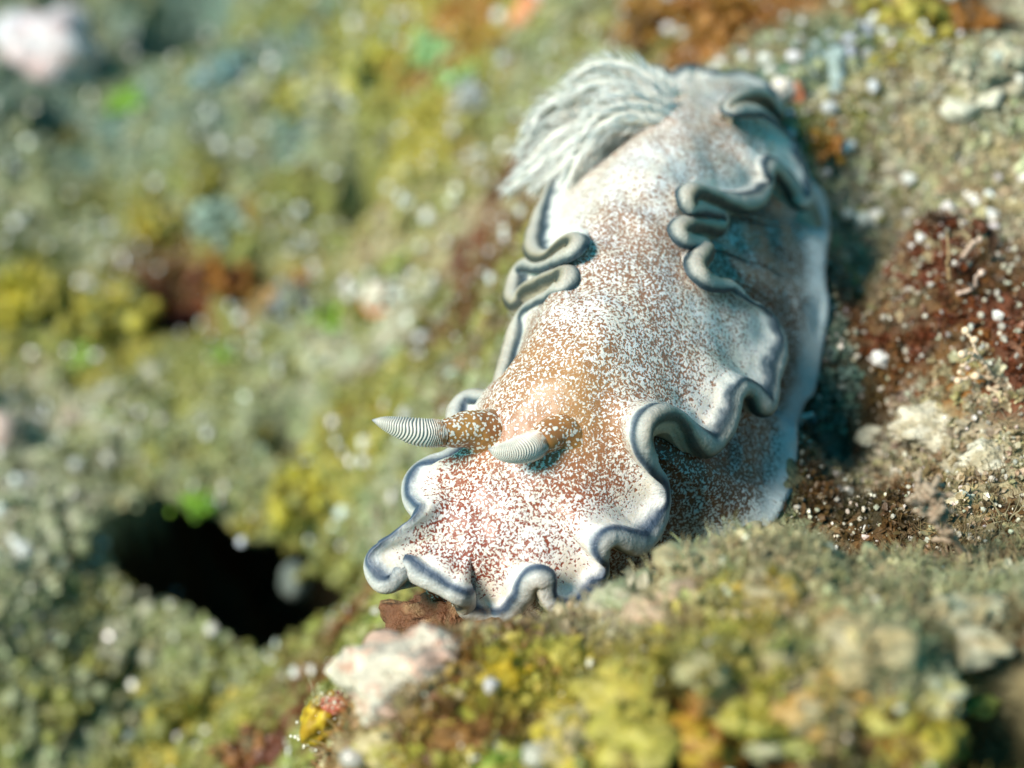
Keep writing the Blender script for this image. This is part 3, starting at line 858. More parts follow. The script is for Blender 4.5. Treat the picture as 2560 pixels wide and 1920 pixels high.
# ------------------------------------------------------------------ growth on the reef (uncountable turf)
def in_poly(x, y, poly):
    ins = np.zeros(len(x), bool); n = len(poly)
    for i in range(n):
        x1, y1 = poly[i]; x2, y2 = poly[(i + 1) % n]
        c = ((y1 > y) != (y2 > y)) & (x < (x2 - x1) * (y - y1) / (y2 - y1 + 1e-12) + x1)
        ins ^= c
    return ins
_fc = FOOT_XY.mean(0)
FOOT_BIG = _fc + (FOOT_XY - _fc) * 1.04

def lobe(L, W, lift, curl, r, nu=4, nv=3):
    """one spoon-shaped flake growing along +x"""
    u = np.linspace(0, 1, nu); v = np.linspace(-1, 1, nv)
    U, Vv = np.meshgrid(u, v, indexing='ij')
    wid = W * np.sin(np.pi * (0.12 + 0.80 * U)) ** .8
    x = L * U * np.cos(lift + curl * U); z = L * U * np.sin(lift + curl * U) + .25 * W * Vv ** 2
    y = Vv * wid
    P = np.stack([x, y, z], -1) + r.normal(0, .02 * L, (nu, nv, 3))
    return P.reshape(-1, 3), grid_faces(nu, nv)

def rotz(a):
    c, s_ = math.cos(a), math.sin(a); return np.array([[c, -s_, 0], [s_, c, 0], [0, 0, 1]])

def template(kind, r):
    J = Joiner(); shade = []
    if kind == 'flake':
        for k in range(8):
            v, f = lobe(r.uniform(.6, 1.1), r.uniform(.18, .42), r.uniform(.15, 1.2), r.uniform(-.6, .5), r)
            J.add(v @ rotz(r.uniform(0, 6.28)).T + r.normal(0, .15, 3) * [1, 1, .3], f, np.full(3, r.uniform(.85, 1.15)))
    elif kind == 'bead':
        iv, if_ = ico(1)
        for k in range(6):
            s_ = r.uniform(.16, .42)
            J.add(iv * s_ * r.uniform(.7, 1.3, 3) + r.normal(0, .42, 3) * [1, 1, .5] + [0, 0, .2], if_, np.full(3, r.uniform(.75, 1.3)))
    else:                                                            # thread
        for k in range(7):
            a = r.uniform(0, 6.28); tl = r.uniform(.1, .8)
            d = np.array([math.cos(a) * math.sin(tl), math.sin(a) * math.sin(tl), math.cos(tl)])
            p = [r.normal(0, .2, 3) * [1, 1, 0]]
            for q in range(4):
                d = norm(d + r.normal(0, .35, 3)); p.append(p[-1] + d * r.uniform(.2, .4))
            v, f, *_ = tube(np.array(p), np.linspace(.040, .014, 5), 3)
            J.add(v, f, np.full(3, r.uniform(.7, 1.3)))
    v = np.concatenate(J.v); c = np.concatenate(J.c)
    fs = []
    for f in J.f:
        fs.append(f if f.shape[1] == 3 else np.concatenate([f[:, [0, 1, 2]], f[:, [0, 2, 3]]]))
    return v, np.concatenate(fs), c

_r = np.random.default_rng(4)
TPL = {k: [template(k, _r) for _ in range(7)] for k in ('flake', 'bead', 'thread')}

def scatter(name, kind, x, y, size, colour, mat, sink=.1, tall=1.0, label=None, cat=None):
    n = len(x)
    e = .04
    z = height(x, y)
    gx = (height(x + e, y) - height(x - e, y)) / (2 * e); gy = (height(x, y + e) - height(x, y - e)) / (2 * e)
    Nn = norm(np.stack([-gx, -gy, np.ones(n)], -1))
    Nn = norm(Nn + np.array([0, -.1, .5]) + _r.normal(0, .25, (n, 3)))
    ref = norm(_r.normal(0, 1, (n, 3)))
    X = norm(np.cross(ref, Nn)); Y = np.cross(Nn, X)
    vs, fs, cs, base = [], [], [], 0
    which = _r.integers(0, len(TPL[kind]), n)
    for w, (tv, tf, tc) in enumerate(TPL[kind]):
        s = np.where(which == w)[0]
        if not len(s): continue
        sz = size[s][:, None, None]
        P = (X[s][:, None] * tv[None, :, 0:1] + Y[s][:, None] * tv[None, :, 1:2] + Nn[s][:, None] * tv[None, :, 2:3] * tall) * sz
        P = P + np.stack([x[s], y[s], z[s]], -1)[:, None] - Nn[s][:, None] * (sz * sink)
        m = len(tv)
        vs.append(P.reshape(-1, 3))
        fs.append((tf[None] + (np.arange(len(s)) * m)[:, None, None] + base).reshape(-1, 3))
        cs.append((colour[s][:, None] * tc[None]).reshape(-1, 3))
        base += len(s) * m
    me = mesh_from(name, np.concatenate(vs), np.concatenate(fs), {'tint': ('FLOAT_COLOR', np.clip(np.concatenate(cs), 0, .95))}, kind != 'bead' or True)
    o = obj(name, me, mat)
    return tag(o, label, cat, kind='stuff')

def spots(n, x0, x1, y0, y1, steep=True):
    x = _r.uniform(x0, x1, n * 3); y = _r.uniform(y0, y1, n * 3)
    _u, _v = hole_uv(x, y)
    pit = np.zeros(len(x))
    for cx, cy, r_, dep_ in PITS[:12]:
        pit = np.maximum(pit, np.exp(-(((x - cx) ** 2 + (y - cy) ** 2) / (r_ * r_)) ** 1.5))
    ok = (pit < .25) & ~in_poly(x, y, FOOT_BIG) & ~((hole_depth(x, y)[0] > .25) & (_v < ledge_front(_u)))
    x, y = x[ok], y[ok]
    if steep:
        e = .06
        g = np.hypot(h_smooth(x + e, y) - h_smooth(x - e, y), h_smooth(x, y + e) - h_smooth(x, y - e)) / (2 * e)
        w = np.minimum(np.sqrt(1 + g * g), 3.0); keep = _r.uniform(0, 3.0, len(x)) < w
        x, y = x[keep], y[keep]
    return x[:n], y[:n]

def varied(c, amt=.16):
    k = 1 + _r.normal(0, amt, (len(c), 1)); h = 1 + _r.normal(0, amt * .35, (len(c), 3))
    return np.clip(c * np.clip(k, .4, 1.9) * h, .008, .85)

# far, low side of the reef
x, y = spots(13000, -9, 8, 2.5, 16)
scatter('algae_turf', 'flake', x, y, _r.uniform(.06, .19, len(x)), varied(reef_colour(x, y, .5)), M_TURF, tall=.55, label='olive and grey-green algae flakes carpeting the blurred background', cat='algae')
x, y = spots(3200, -9, 8, 2.0, 16)
scatter('algae_bead_turf', 'bead', x, y, _r.uniform(.05, .14, len(x)), varied(reef_colour(x, y, .6, 3)), M_TURF, label='knobbly bead-like algae scattered through the background turf', cat='algae')
x, y = spots(6500, -6, 0.3, -5, 6)
scatter('slope_turf', 'flake', x, y, _r.uniform(.06, .18, len(x)), varied(reef_colour(x, y, .5, 1)), M_TURF, tall=.6, label='algae flakes on the low slope left of the slug', cat='algae')
# right-hand bank, close to the plane of focus
x, y = spots(2200, 1.5, 6.5, -1.6, 6.5)
scatter('red_thread_turf', 'thread', x, y, _r.uniform(.06, .15, len(x)), varied(reef_colour(x, y, .4, 2) * .65), M_TURF, label='fine brown-red thread algae on the bank right of the slug', cat='algae')
x, y = spots(9000, 1.5, 6.5, -1.6, 6.5)
scatter('bank_turf', 'flake', x, y, _r.uniform(.025, .085, len(x)), varied(reef_colour(x, y, .4, 2)), M_TURF, label='small brown algae flakes on the bank right of the slug', cat='algae')
# mound in front
x, y = spots(6500, -2.2, 5.5, -5, -1.0)
scatter('mound_turf', 'flake', x, y, _r.uniform(.04, .11, len(x)), varied(reef_colour(x, y, .3, 4), .12), M_TURF, tall=.7, label='ochre and tan algae flakes covering the mound in front', cat='algae')
x, y = spots(3600, -2.0, 5.5, -5, -1.0)
scatter('mound_thread_turf', 'thread', x, y, _r.uniform(.07, .20, len(x)), varied(reef_colour(x, y, .3, 4) * 1.1), M_TURF, label='tan thread algae fuzz on the mound in front', cat='algae')
x, y = spots(700, -2.0, 5.5, -5, -1.0)
scatter('mound_bead_turf', 'bead', x, y, _r.uniform(.05, .15, len(x)), varied(reef_colour(x, y, .3, 6)), M_TURF, label='beaded yellow algae among the flakes on the front mound', cat='algae')

# sand grains; the white background ones stand in for blurred glints
def grains(name, n, x0, x1, y0, y1, r0, r1, label, hue=(.86, .85, .80), lift=.6):
    x, y = spots(n, x0, x1, y0, y1)
    n = len(x)
    r = r0 + (r1 - r0) * _r.random(n) ** 2.5
    z = height(x, y) + r * lift + _r.uniform(0, .10, n) * (1 if y0 > 2 else .35)
    iv, if_ = ico(1); m = len(iv)
    sc = r[:, None, None] * _r.uniform(.6, 1.25, (n, 1, 3)) * (1 + _r.normal(0, .12, (n, m, 1)))
    P = iv[None] * sc + np.stack([x, y, z], -1)[:, None]
    F = (if_[None] + (np.arange(n) * m)[:, None, None]).reshape(-1, 3)
    c = np.array(hue)[None] * _r.uniform(.55, 1.05, (n, 1)) * (1 + _r.normal(0, .05, (n, 3)))
    o = obj(name, mesh_from(name, P.reshape(-1, 3), F, {'tint': ('FLOAT_COLOR', np.clip(np.repeat(c, m, 0), 0, .92))}, False), M_GRAIN)
    tag(o, label, 'sand', kind='stuff')
grains('background_sand', 2600, -9, 8, 2.5, 16, .012, .085, 'white sand grains standing in for glints in the blurred background turf')
grains('slope_sand', 450, -6, .3, -5, 5, .012, .07, 'white sand grains standing in for glints on the low slope left of the slug')
grains('bank_sand', 5600, 1.8, 6.2, -1.6, 5.5, .004, .032, 'fine white sand grains on the brown bank right of the slug', (.66, .62, .50))
grains('mound_sand', 600, -2, 5.5, -5, -1, .008, .04, 'pale sand grains caught in the algae of the front mound', (.85, .82, .68))

# ------------------------------------------------------------------ single things on the reef
def g3(c, n): return np.broadcast_to(np.asarray(c, float), (n, 3))

def lump_mesh(name, size, cols, seed, sub=4, amp=.28, freq=1.6, flat=False, fine=.06):
    v, f = ico(sub)
    d = 1 + amp * fbm(v * freq + seed * 3.1, 3, seed) + fine * fbm(v * 6 + seed, 3, seed + 5)
    P = v * d[:, None] * np.asarray(size)
    k = fbm(v * 2.1 + seed * 1.7, 3, seed + 9)
    cols = np.array(cols, float)
    idx = np.clip((sstep(-.55, .55, k) * (len(cols) - 1)), 0, len(cols) - 1.001)
    i = idx.astype(int); fr = sstep(.25, .75, idx - i)[:, None]
    c = cols[i] * (1 - fr) + cols[i + 1] * fr if len(cols) > 1 else g3(cols[0], len(v))
    return mesh_from(name, P, f, {'tint': ('FLOAT_COLOR', c)}, not flat)

def lump(name, pos, size, cols, seed, label, cat, mat=None, group=None, rot=0.0, **kw):
    o = obj(name, lump_mesh(name, size, cols, seed, **kw), mat or M_STONE)
    o.location = pos; o.rotation_euler = (0, 0, rot)
    return tag(o, label, cat, group)

def clump_mesh(name, size, cols, seed, n=26, up=.7, wide=.32, fat=1.0):
    """a tuft of overlapping spoon-shaped fronds"""
    r = np.random.default_rng(seed); J = Joiner()
    iv, if_ = ico(2)
    cc = np.array(cols, float)
    if fat > 1:                                                       # one lumpy encrusting mass with folds and pits
        cv, cf = ico(4)
        o_ = seed % 41 * 1.7
        d = 1 + .42 * fbm(cv * 1.5 + o_, 3, seed % 53) + .30 * np.abs(fbm(cv * 3.4 + o_, 2, seed % 59)) - .10
        k = sstep(-.4, .4, fbm(cv * 2.6 + o_, 3, seed % 61))[:, None]
        J.add(cv * d[:, None] * np.array([.88, .80, .46]) * size, cf, cc[0] * (1 - k) + cc[-1] * k)
    elif wide > .2:
        v = iv * np.array([.62, .62, .22]) * (1 + .3 * fbm(iv * 2 + seed % 31, 2, seed % 53))[:, None] + [0, 0, .06]
        J.add(v * size, if_, np.array(cols[0]) * .8)
        for k in range(int(n * 1.6)):                                 # swollen lobes
            q = r.normal(0, .42, 3) * [1, 1, .40]; s_ = r.uniform(.08, .24)
            v = iv * (1 + .30 * fbm(iv * 1.7 + q * 9, 2, seed % 97))[:, None] * s_ * r.uniform(.7, 1.25, 3) + q + [0, 0, .18]
            c = np.array(cols[r.integers(0, len(cols))]) * r.uniform(.8, 1.15)
            J.add(v * size, if_, np.clip(c, .01, .9))
    for k in range(int(n * 1.5)):
        v, f = lobe(r.uniform(.25, .75), r.uniform(.4, 1.0) * wide * .55, r.uniform(.05, 1.35) * up, r.uniform(-.7, .7), r, 6, 4)
        v = v @ rotz(r.uniform(0, 6.28)).T + r.normal(0, .25, 3) * [1, 1, .35] + [0, 0, .1]
        c = np.array(cols[r.integers(0, len(cols))]) * r.uniform(.8, 1.15)
        J.add(v * size, f, np.clip(c, .01, .9))
    for k in range(n * 2):                                            # fuzz
        a_ = r.uniform(0, 6.28); q = np.array([math.cos(a_), math.sin(a_), 0]) * r.uniform(0, .7); d = norm(np.array([q[0], q[1], .8]) + r.normal(0, .3, 3)) * r.uniform(.2, .5)
        v, f, *_ = tube(np.array([q, q + d * .5 + r.normal(0, .05, 3), q + d + [0, 0, .15]]), [.022, .016, .008], 3)
        J.add(v * size, f, np.clip(np.array(cols[0]) * r.uniform(.9, 1.3), .01, .9))
    return J.mesh(name)

def clump(pos, size, cols, seed, label, group=None, name='algae_clump', **kw):
    o = obj(name, clump_mesh(name, size, cols, seed, **kw), M_CLUMP)
    o.location = pos
    return tag(o, label, 'algae', group)

def ground(px, py, sink=0.0):
    p = hit(px, py).copy(); p[2] -= sink; return p

def twig(name, strands, beads, col, label, group=None, cat='algae', r0=.018):
    """branching coralline sprig: strands of world points, bead ends"""
    J = Joiner(); rr_ = np.random.default_rng(len(strands))
    org = strands[0][0].copy()
    for st in strands:
        P = catmull(st - org, 8); P = P + rr_.normal(0, .004, P.shape)
        v, f, *_ = tube(P, np.linspace(r0, r0 * .6, len(P)) * (1 + .25 * np.sin(np.arange(len(P)) * 1.9)), 7)
        J.add(v, f, col)
    iv, if_ = ico(2)
    for b_, br in beads:
        J.add(iv * br + (b_ - org), if_, np.array(col) * 1.25)
    o = obj(name, J.mesh(name), M_TWIG); o.location = org
    return tag(o, label, cat, group)

# --- rock that the head rests on
lump('brown_rock', at_d(1165, 1592, 13.95), (.52, .40, .42), [(.10, .045, .02), (.22, .10, .04), (.30, .17, .08), (.15, .06, .025)], 3,
     'rough brown rock right under the front edge of the slug', 'rock', sub=5, amp=.22, freq=2.2, fine=.14)

# --- pink crusted lump in front
lump('coralline_lump', at_d(1050, 1705, 11.85), (.45, .34, .31), [(.66, .58, .46), (.62, .38, .28), (.70, .63, .50), (.30, .26, .22), (.64, .42, .32)], 8,
     'pink and cream crusted lump at the left end of the front mound', 'lump', sub=5, amp=.26, freq=1.7, fine=.05)

# --- yellow sea squirt with a red cap
sq = empty('sea_squirt', at_d(800, 1800, 12.75)); tag(sq, 'translucent yellow sea squirt with red cap beside the pink lump', 'sea squirt')
b_ = obj('body', lump_mesh('squirt_body', (.125, .13, .23), [(.50, .30, .02), (.66, .46, .03), (.40, .22, .02)], 12, amp=.25, freq=2.0), M_CLUMP, sq); b_.rotation_euler = (0, .45, 0)
b_ = obj('cap', lump_mesh('squirt_cap', (.10, .09, .055), [(.50, .10, .05), (.66, .30, .20)], 13, amp=.2), M_CLUMP, sq); b_.location = (.12, 0, .17)
J = Joiner(); r = np.random.default_rng(3); iv, if_ = ico(1)
for k in range(150):
    q = np.array([-.11, -.02, 0]) + np.array([(k / 150) * .22, 0, -.18 + (k / 150) * .42]) + r.normal(0, .04, 3)
    J.add(iv * r.uniform(.004, .014) + q, if_, (.85, .82, .66))
for k in range(46):
    q = np.array([r.uniform(-.08, .18), r.uniform(-.05, .05), .18 + r.uniform(-.03, .03)])
    d = np.array([r.normal(0, .3), r.normal(0, .3), 1.0]) * r.uniform(.05, .13)
    v, f, *_ = tube(np.array([q, q + d * .5 + r.normal(0, .01, 3), q + d]), [.004, .003, .002], 3); J.add(v, f, (.75, .70, .45))
obj('fringe', J.mesh('squirt_fringe', False), M_GRAIN, sq)['kind'] = 'stuff'

# --- chips, beads and grit that stand out
def chip(px, py, size, col, seed, label, name='white_chip', cat='grit', group=None, lift=.5, d=None, sub=1, amp=.35):
    p = at_d(px, py, d) if d else hit(px, py)
    p = p + np.array([0, 0, max(size) * lift])
    return lump(name, p, size, [col, tuple(np.array(col) * .85)], seed, label, cat, M_GRAIN, group, rot=seed, sub=sub, amp=amp, freq=1.3, flat=(sub == 1), fine=.1)
W_ = (.86, .86, .82)
chip(2195, 905, (.10, .085, .085), W_, 21, 'bright white faceted chip in the dark gully right of the slug')
chip(2118, 1236, (.05, .035, .05), (.62, .62, .55), 22, 'pale grey angular chip at the edge of the slug shadow')
chip(2160, 1330, (.05, .035, .04), W_, 23, 'small white grit flake on brown rock just behind the front mound')
chip(2155, 1163, (.04, .04, .04), W_, 24, 'round white bead below the pale crusts right of the slug', name='white_bead', cat='bead', sub=2, amp=.1)
chip(2395, 285, (.16, .12, .10), (.66, .64, .50), 25, 'left one of two cream pebbles at upper right', name='white_pebble', cat='pebble', sub=3, amp=.6)
chip(2468, 268, (.15, .10, .08), (.66, .64, .50), 26, 'right one of two cream pebbles at upper right', name='white_pebble', cat='pebble', sub=3, amp=.6)
chip(2150, 562, (.10, .08, .09), (.88, .85, .74), 27, 'white lump close to the right side of the slug, near the tail', name='white_pebble', cat='pebble', sub=2)
chip(2190, 556, (.09, .08, .09), (.88, .84, .76), 28, 'smaller of two touching white lumps beside the tail half', name='white_pebble', cat='pebble', sub=2)
chip(2115, 378, (.12, .08, .05), W_, 29, 'flat white flake right of the slug tail', name='white_flake')
chip(2302, 602, (.055, .045, .045), W_, 30, 'white bead at the top of the red algae patch', name='white_bead', cat='bead', sub=2, amp=.15)
chip(2280, 623, (.04, .04, .04), W_, 31, 'white bead just left of the topmost bead on the red algae', name='white_bead', cat='bead', sub=2, amp=.15)
chip(2490, 800, (.035, .05, .08), W_, 32, 'white sliver standing in red algae at the right edge', name='white_flake')
chip(2430, 510, (.13, .07, .06), W_, 33, 'long white flake high on the right-hand bank', name='white_flake')
chip(2475, 555, (.11, .09, .08), W_, 34, 'white lump above the red algae at the right edge', name='white_pebble', cat='pebble', sub=2)
chip(2050, 1395, (.12, .06, .055), (.84, .74, .58), 35, 'cream and orange shell fragment on the crest of the front mound', name='shell_fragment', cat='shell', d=12.25)
chip(1910, 1570, (.13, .05, .045), (.72, .74, .66), 36, 'grey-white shell sliver lying on the front mound', name='shell_fragment', cat='shell', d=11.75)
chip(1487, 1690, (.065, .065, .065), (.86, .80, .64), 37, 'round cream bead among yellow algae in front', name='cream_bead', cat='bead', d=11.7, sub=3, amp=.06)
chip(2345, 1660, (.07, .065, .06), (.86, .82, .72), 38, 'round white bead on the right part of the front mound', name='cream_bead', cat='bead', d=11.3, sub=3, amp=.1)
chip(1435, 1535, (.06, .05, .04), (.88, .84, .78), 39, 'white grit bead where slug and front mound meet', name='white_bead', cat='bead', d=12.6, sub=2, amp=.15)
chip(1340, 1900, (.10, .08, .06), (.40, .38, .30), 40, 'white lump at the bottom edge of the picture', name='white_pebble', cat='pebble', d=11.0, sub=2, amp=.25)
chip(890, 1905, (.09, .07, .07), (.45, .40, .35), 41, 'white lump below the pink crusted lump', name='white_pebble', cat='pebble', d=11.6, sub=2, amp=.25)
for px, py, sz, wh in [(755, 537, .085, 'bright white bead in the middle of the left background'), (1070, 562, .12, 'cream bead just left of the slug gills'), (552, 378, .11, 'white bead in the upper left background'),
                       (604, 812, .10, 'white bead left of the bright green algae'), (790, 700, .07, 'small white bead below the middle bead of the background'), (1083, 705, .06, 'white bead left of the slug side lobes'),
                       (275, 1160, .10, 'white bead right of centre in the far-left middle background'), (193, 1175, .09, 'dimmer white bead at the far-left middle background'), (520, 1095, .08, 'white bead above the dark hole'),
                       (1250, 58, .12, 'bright cream bead at the top edge beside the orange sponge'), (1595, 120, .055, 'pale bead hovering over the brown patch above the gills'), (1640, 90, .05, 'upper pale bead over the brown patch above the gills'), (1860, 160, .075, 'white bead just above the slug tail'),
                       (440, 1490, .07, 'pale bead at the lower rim of the dark hole'), (60, 1400, .13, 'white lump at the left edge level with the dark hole'), (740, 1690, .07, 'white bead below the dark hole')]:
    chip(px, py, (sz * .85, sz * .75, sz * .7), (.76, .77, .74), int(px), wh, name='white_bead', cat='bead', sub=2, amp=.3, lift=1.1)

# pale stone in the cavity
lump('pale_stone', at_d(742, 1455, 21.6), (.18, .16, .30), [(.24, .28, .25), (.13, .17, .15)], 51, 'pale bluish stone inside the dark hole', 'stone', sub=3, amp=.2)
chip(604, 1355, (.05, .05, .05), (.8, .8, .9), 52, 'tiny blue-white bead in the mouth of the dark hole', name='white_bead', cat='bead', d=19.9, sub=2, amp=.1, lift=0)
# curled shred in the gully
c_ = hit(2010, 1065)
twig('curled_shred', [c_ + np.array([[.06, 0, .12], [-.01, 0, .10], [-.04, 0, .03], [-.03, -.01, -.04], [-.05, -.02, -.09]])], [], (.66, .72, .66), 'pale curled shred in the shadow beside the slug foot', cat='debris', r0=.022)

# coralline sprigs on the bank (traced in the plane of the bank)
def bank_pts(lst, d0):
    a = np.array(lst, float); X = 2000 + a[:, 0] / 3.318; Y = 500 + a[:, 1] / 3.318
    return at_d(X, Y, d0 + a[:, 2])
def depth_of(px, py): return float((hit(px, py) - CAM) @ FWD)
d0 = depth_of(2440, 930) - .22
twig('coralline_sprig', [bank_pts([(1850, 1480, .12), (1640, 1490, .05), (1560, 1400, -.05), (1480, 1300, -.10), (1440, 1190, -.12), (1375, 1085, -.10)], d0),
                         bank_pts([(1480, 1300, -.10), (1420, 1325, -.12), (1335, 1390, -.10)], d0), bank_pts([(1480, 1300, -.10), (1440, 1285, -.14), (1390, 1262, -.18)], d0),
                         bank_pts([(1640, 1490, .05), (1490, 1465, 0), (1400, 1475, -.04), (1305, 1505, -.06)], d0), bank_pts([(1850, 1480, .12), (1620, 1560, .0), (1560, 1560, -.03), (1700, 1620, -.05)], d0)],
     [(bank_pts([(1375, 1085, -.10)], d0)[0], .035), (bank_pts([(1450, 1160, -.12)], d0)[0], .03), (bank_pts([(1345, 1280, -.18)], d0)[0], .034), (bank_pts([(1460, 1460, -.05)], d0)[0], .034), (bank_pts([(1310, 1500, -.06)], d0)[0], .03), (bank_pts([(1325, 1430, -.05)], d0)[0], .022)],
     (.66, .50, .34), 'forked pinkish sprig with white bead tips on the red bank', r0=.022)
d1 = depth_of(2430, 640) - .15
twig('coralline_sprig', [bank_pts([(1320, 575, .05), (1340, 490, -.02), (1390, 420, -.06), (1490, 330, -.08)], d1), bank_pts([(1390, 420, -.06), (1440, 350, -.10), (1500, 340, -.1)], d1)],
     [(bank_pts([(1490, 325, -.08)], d1)[0], .024)], (.62, .45, .34), 'bent pink sprig above the forked sprig on the red bank', r0=.024)
d2 = depth_of(2430, 720) - .12
twig('coralline_sprig', [bank_pts([(1310, 785, .05), (1440, 725, 0), (1460, 650, -.05), (1500, 605, -.08)], d2), bank_pts([(1440, 725, 0), (1390, 690, -.06)], d2)],
     [(bank_pts([(1505, 605, -.08)], d2)[0], .03)], (.58, .42, .33), 'short hooked pink sprig between the other two sprigs', r0=.018)
d3 = depth_of(2370, 690) - .15
twig('algae_thread', [bank_pts([(1240, 660, .06), (1225, 520, 0), (1230, 400, -.05), (1220, 270, -.08)], d3)], [], (.48, .32, .16), 'single upright tan thread on the red bank', r0=.013)
# fuzzy pink frond in front of the bank
d4 = depth_of(2400, 1380) - .75
fp = [np.array([(2440, 1430, d4 + .3), (2400, 1370, d4 + .1), (2360, 1310, d4 - .05), (2325, 1245, d4 - .1), (2310, 1205, d4 - .1)])]
st = [at_d(q[:, 0], q[:, 1], q[:, 2]) for q in fp]
fr_ = np.random.default_rng(9)
for k in range(26):
    b0 = catmull(st[0], 8)[fr_.integers(2, 32)]; d_ = norm(fr_.normal(0, 1, 3) + np.array([-.3, 0, .6]))
    L_ = fr_.uniform(.08, .2); st.append(np.array([b0, b0 + d_ * L_ * .5 + fr_.normal(0, .02, 3), b0 + d_ * L_]))
twig('fuzzy_frond', st, [], (.36, .27, .19), 'fuzzy pinkish frond rising at right behind the front mound', r0=.028)
# sandy crusts on the bank
for k, (px, py, s_, lab) in enumerate([(2350, 1065, (.34, .22, .13), 'pale sandy crust in the middle of the right-hand bank'), (2195, 1085, (.16, .12, .08), 'small sandy crust at the edge of the slug shadow'),
                                      (2480, 1150, (.26, .20, .11), 'yellowish sandy crust at the right edge above the front mound'), (2400, 1260, (.13, .1, .06), 'small cream crust below the yellowish one')]):
    lump('sandy_crust', ground(px, py, .02), s_, [(.62, .57, .42), (.72, .68, .54), (.48, .42, .28)], 61 + k, lab, 'crust', sub=4, amp=.35, fine=.16)

# --- sponges and coral further off
lump('pale_coral', ground(110, 130), (.75, .55, .60), [(.74, .68, .70), (.70, .50, .48), (.78, .76, .80)], 71, 'large blurred pink-white coral lump in the top left corner', 'coral', sub=4, amp=.35)
lump('pale_coral', ground(5, 1085), (.22, .22, .32), [(.76, .62, .54), (.70, .52, .46)], 72, 'pale pink lump cut by the left edge of the picture', 'coral', sub=3)
sp_ = empty('sponge', ground(945, 770)); tag(sp_, 'white sponge with orange-red rim in the left background', 'sponge')
q = obj('body', lump_mesh('sponge_body', (.17, .15, .20), [(.86, .80, .66), (.76, .66, .52)], 73, sub=3), M_STONE, sp_); q.location = (0, 0, .20)
q = obj('rim', lump_mesh('sponge_rim', (.24, .20, .12), [(.55, .13, .04), (.66, .24, .08)], 74, sub=3), M_STONE, sp_); q.location = (.05, .03, .06)
lump('orange_sponge', ground(1330, 30), (.30, .24, .22), [(.74, .25, .09), (.80, .38, .20)], 75, 'orange sponge at the top edge left of the brown patch', 'sponge', sub=3)
sp_ = empty('sponge', ground(1960, 250)); tag(sp_, 'small white and orange-red sponge right of the slug tail', 'sponge')
q = obj('body', lump_mesh('sponge_body', (.12, .10, .16), [(.84, .78, .70)], 76, sub=3), M_STONE, sp_); q.location = (-.03, 0, .08)
q = obj('rim', lump_mesh('sponge_rim', (.08, .08, .15), [(.58, .20, .10), (.62, .28, .14)], 77, sub=3), M_STONE, sp_); q.location = (.12, 0, .04)
# white feathery tuft
clump(ground(1190, 250), .42, [(.80, .82, .84), (.70, .74, .76)], 81, 'white feathery tuft left of the slug gills', name='white_tuft', n=26, up=1.1, wide=.14)

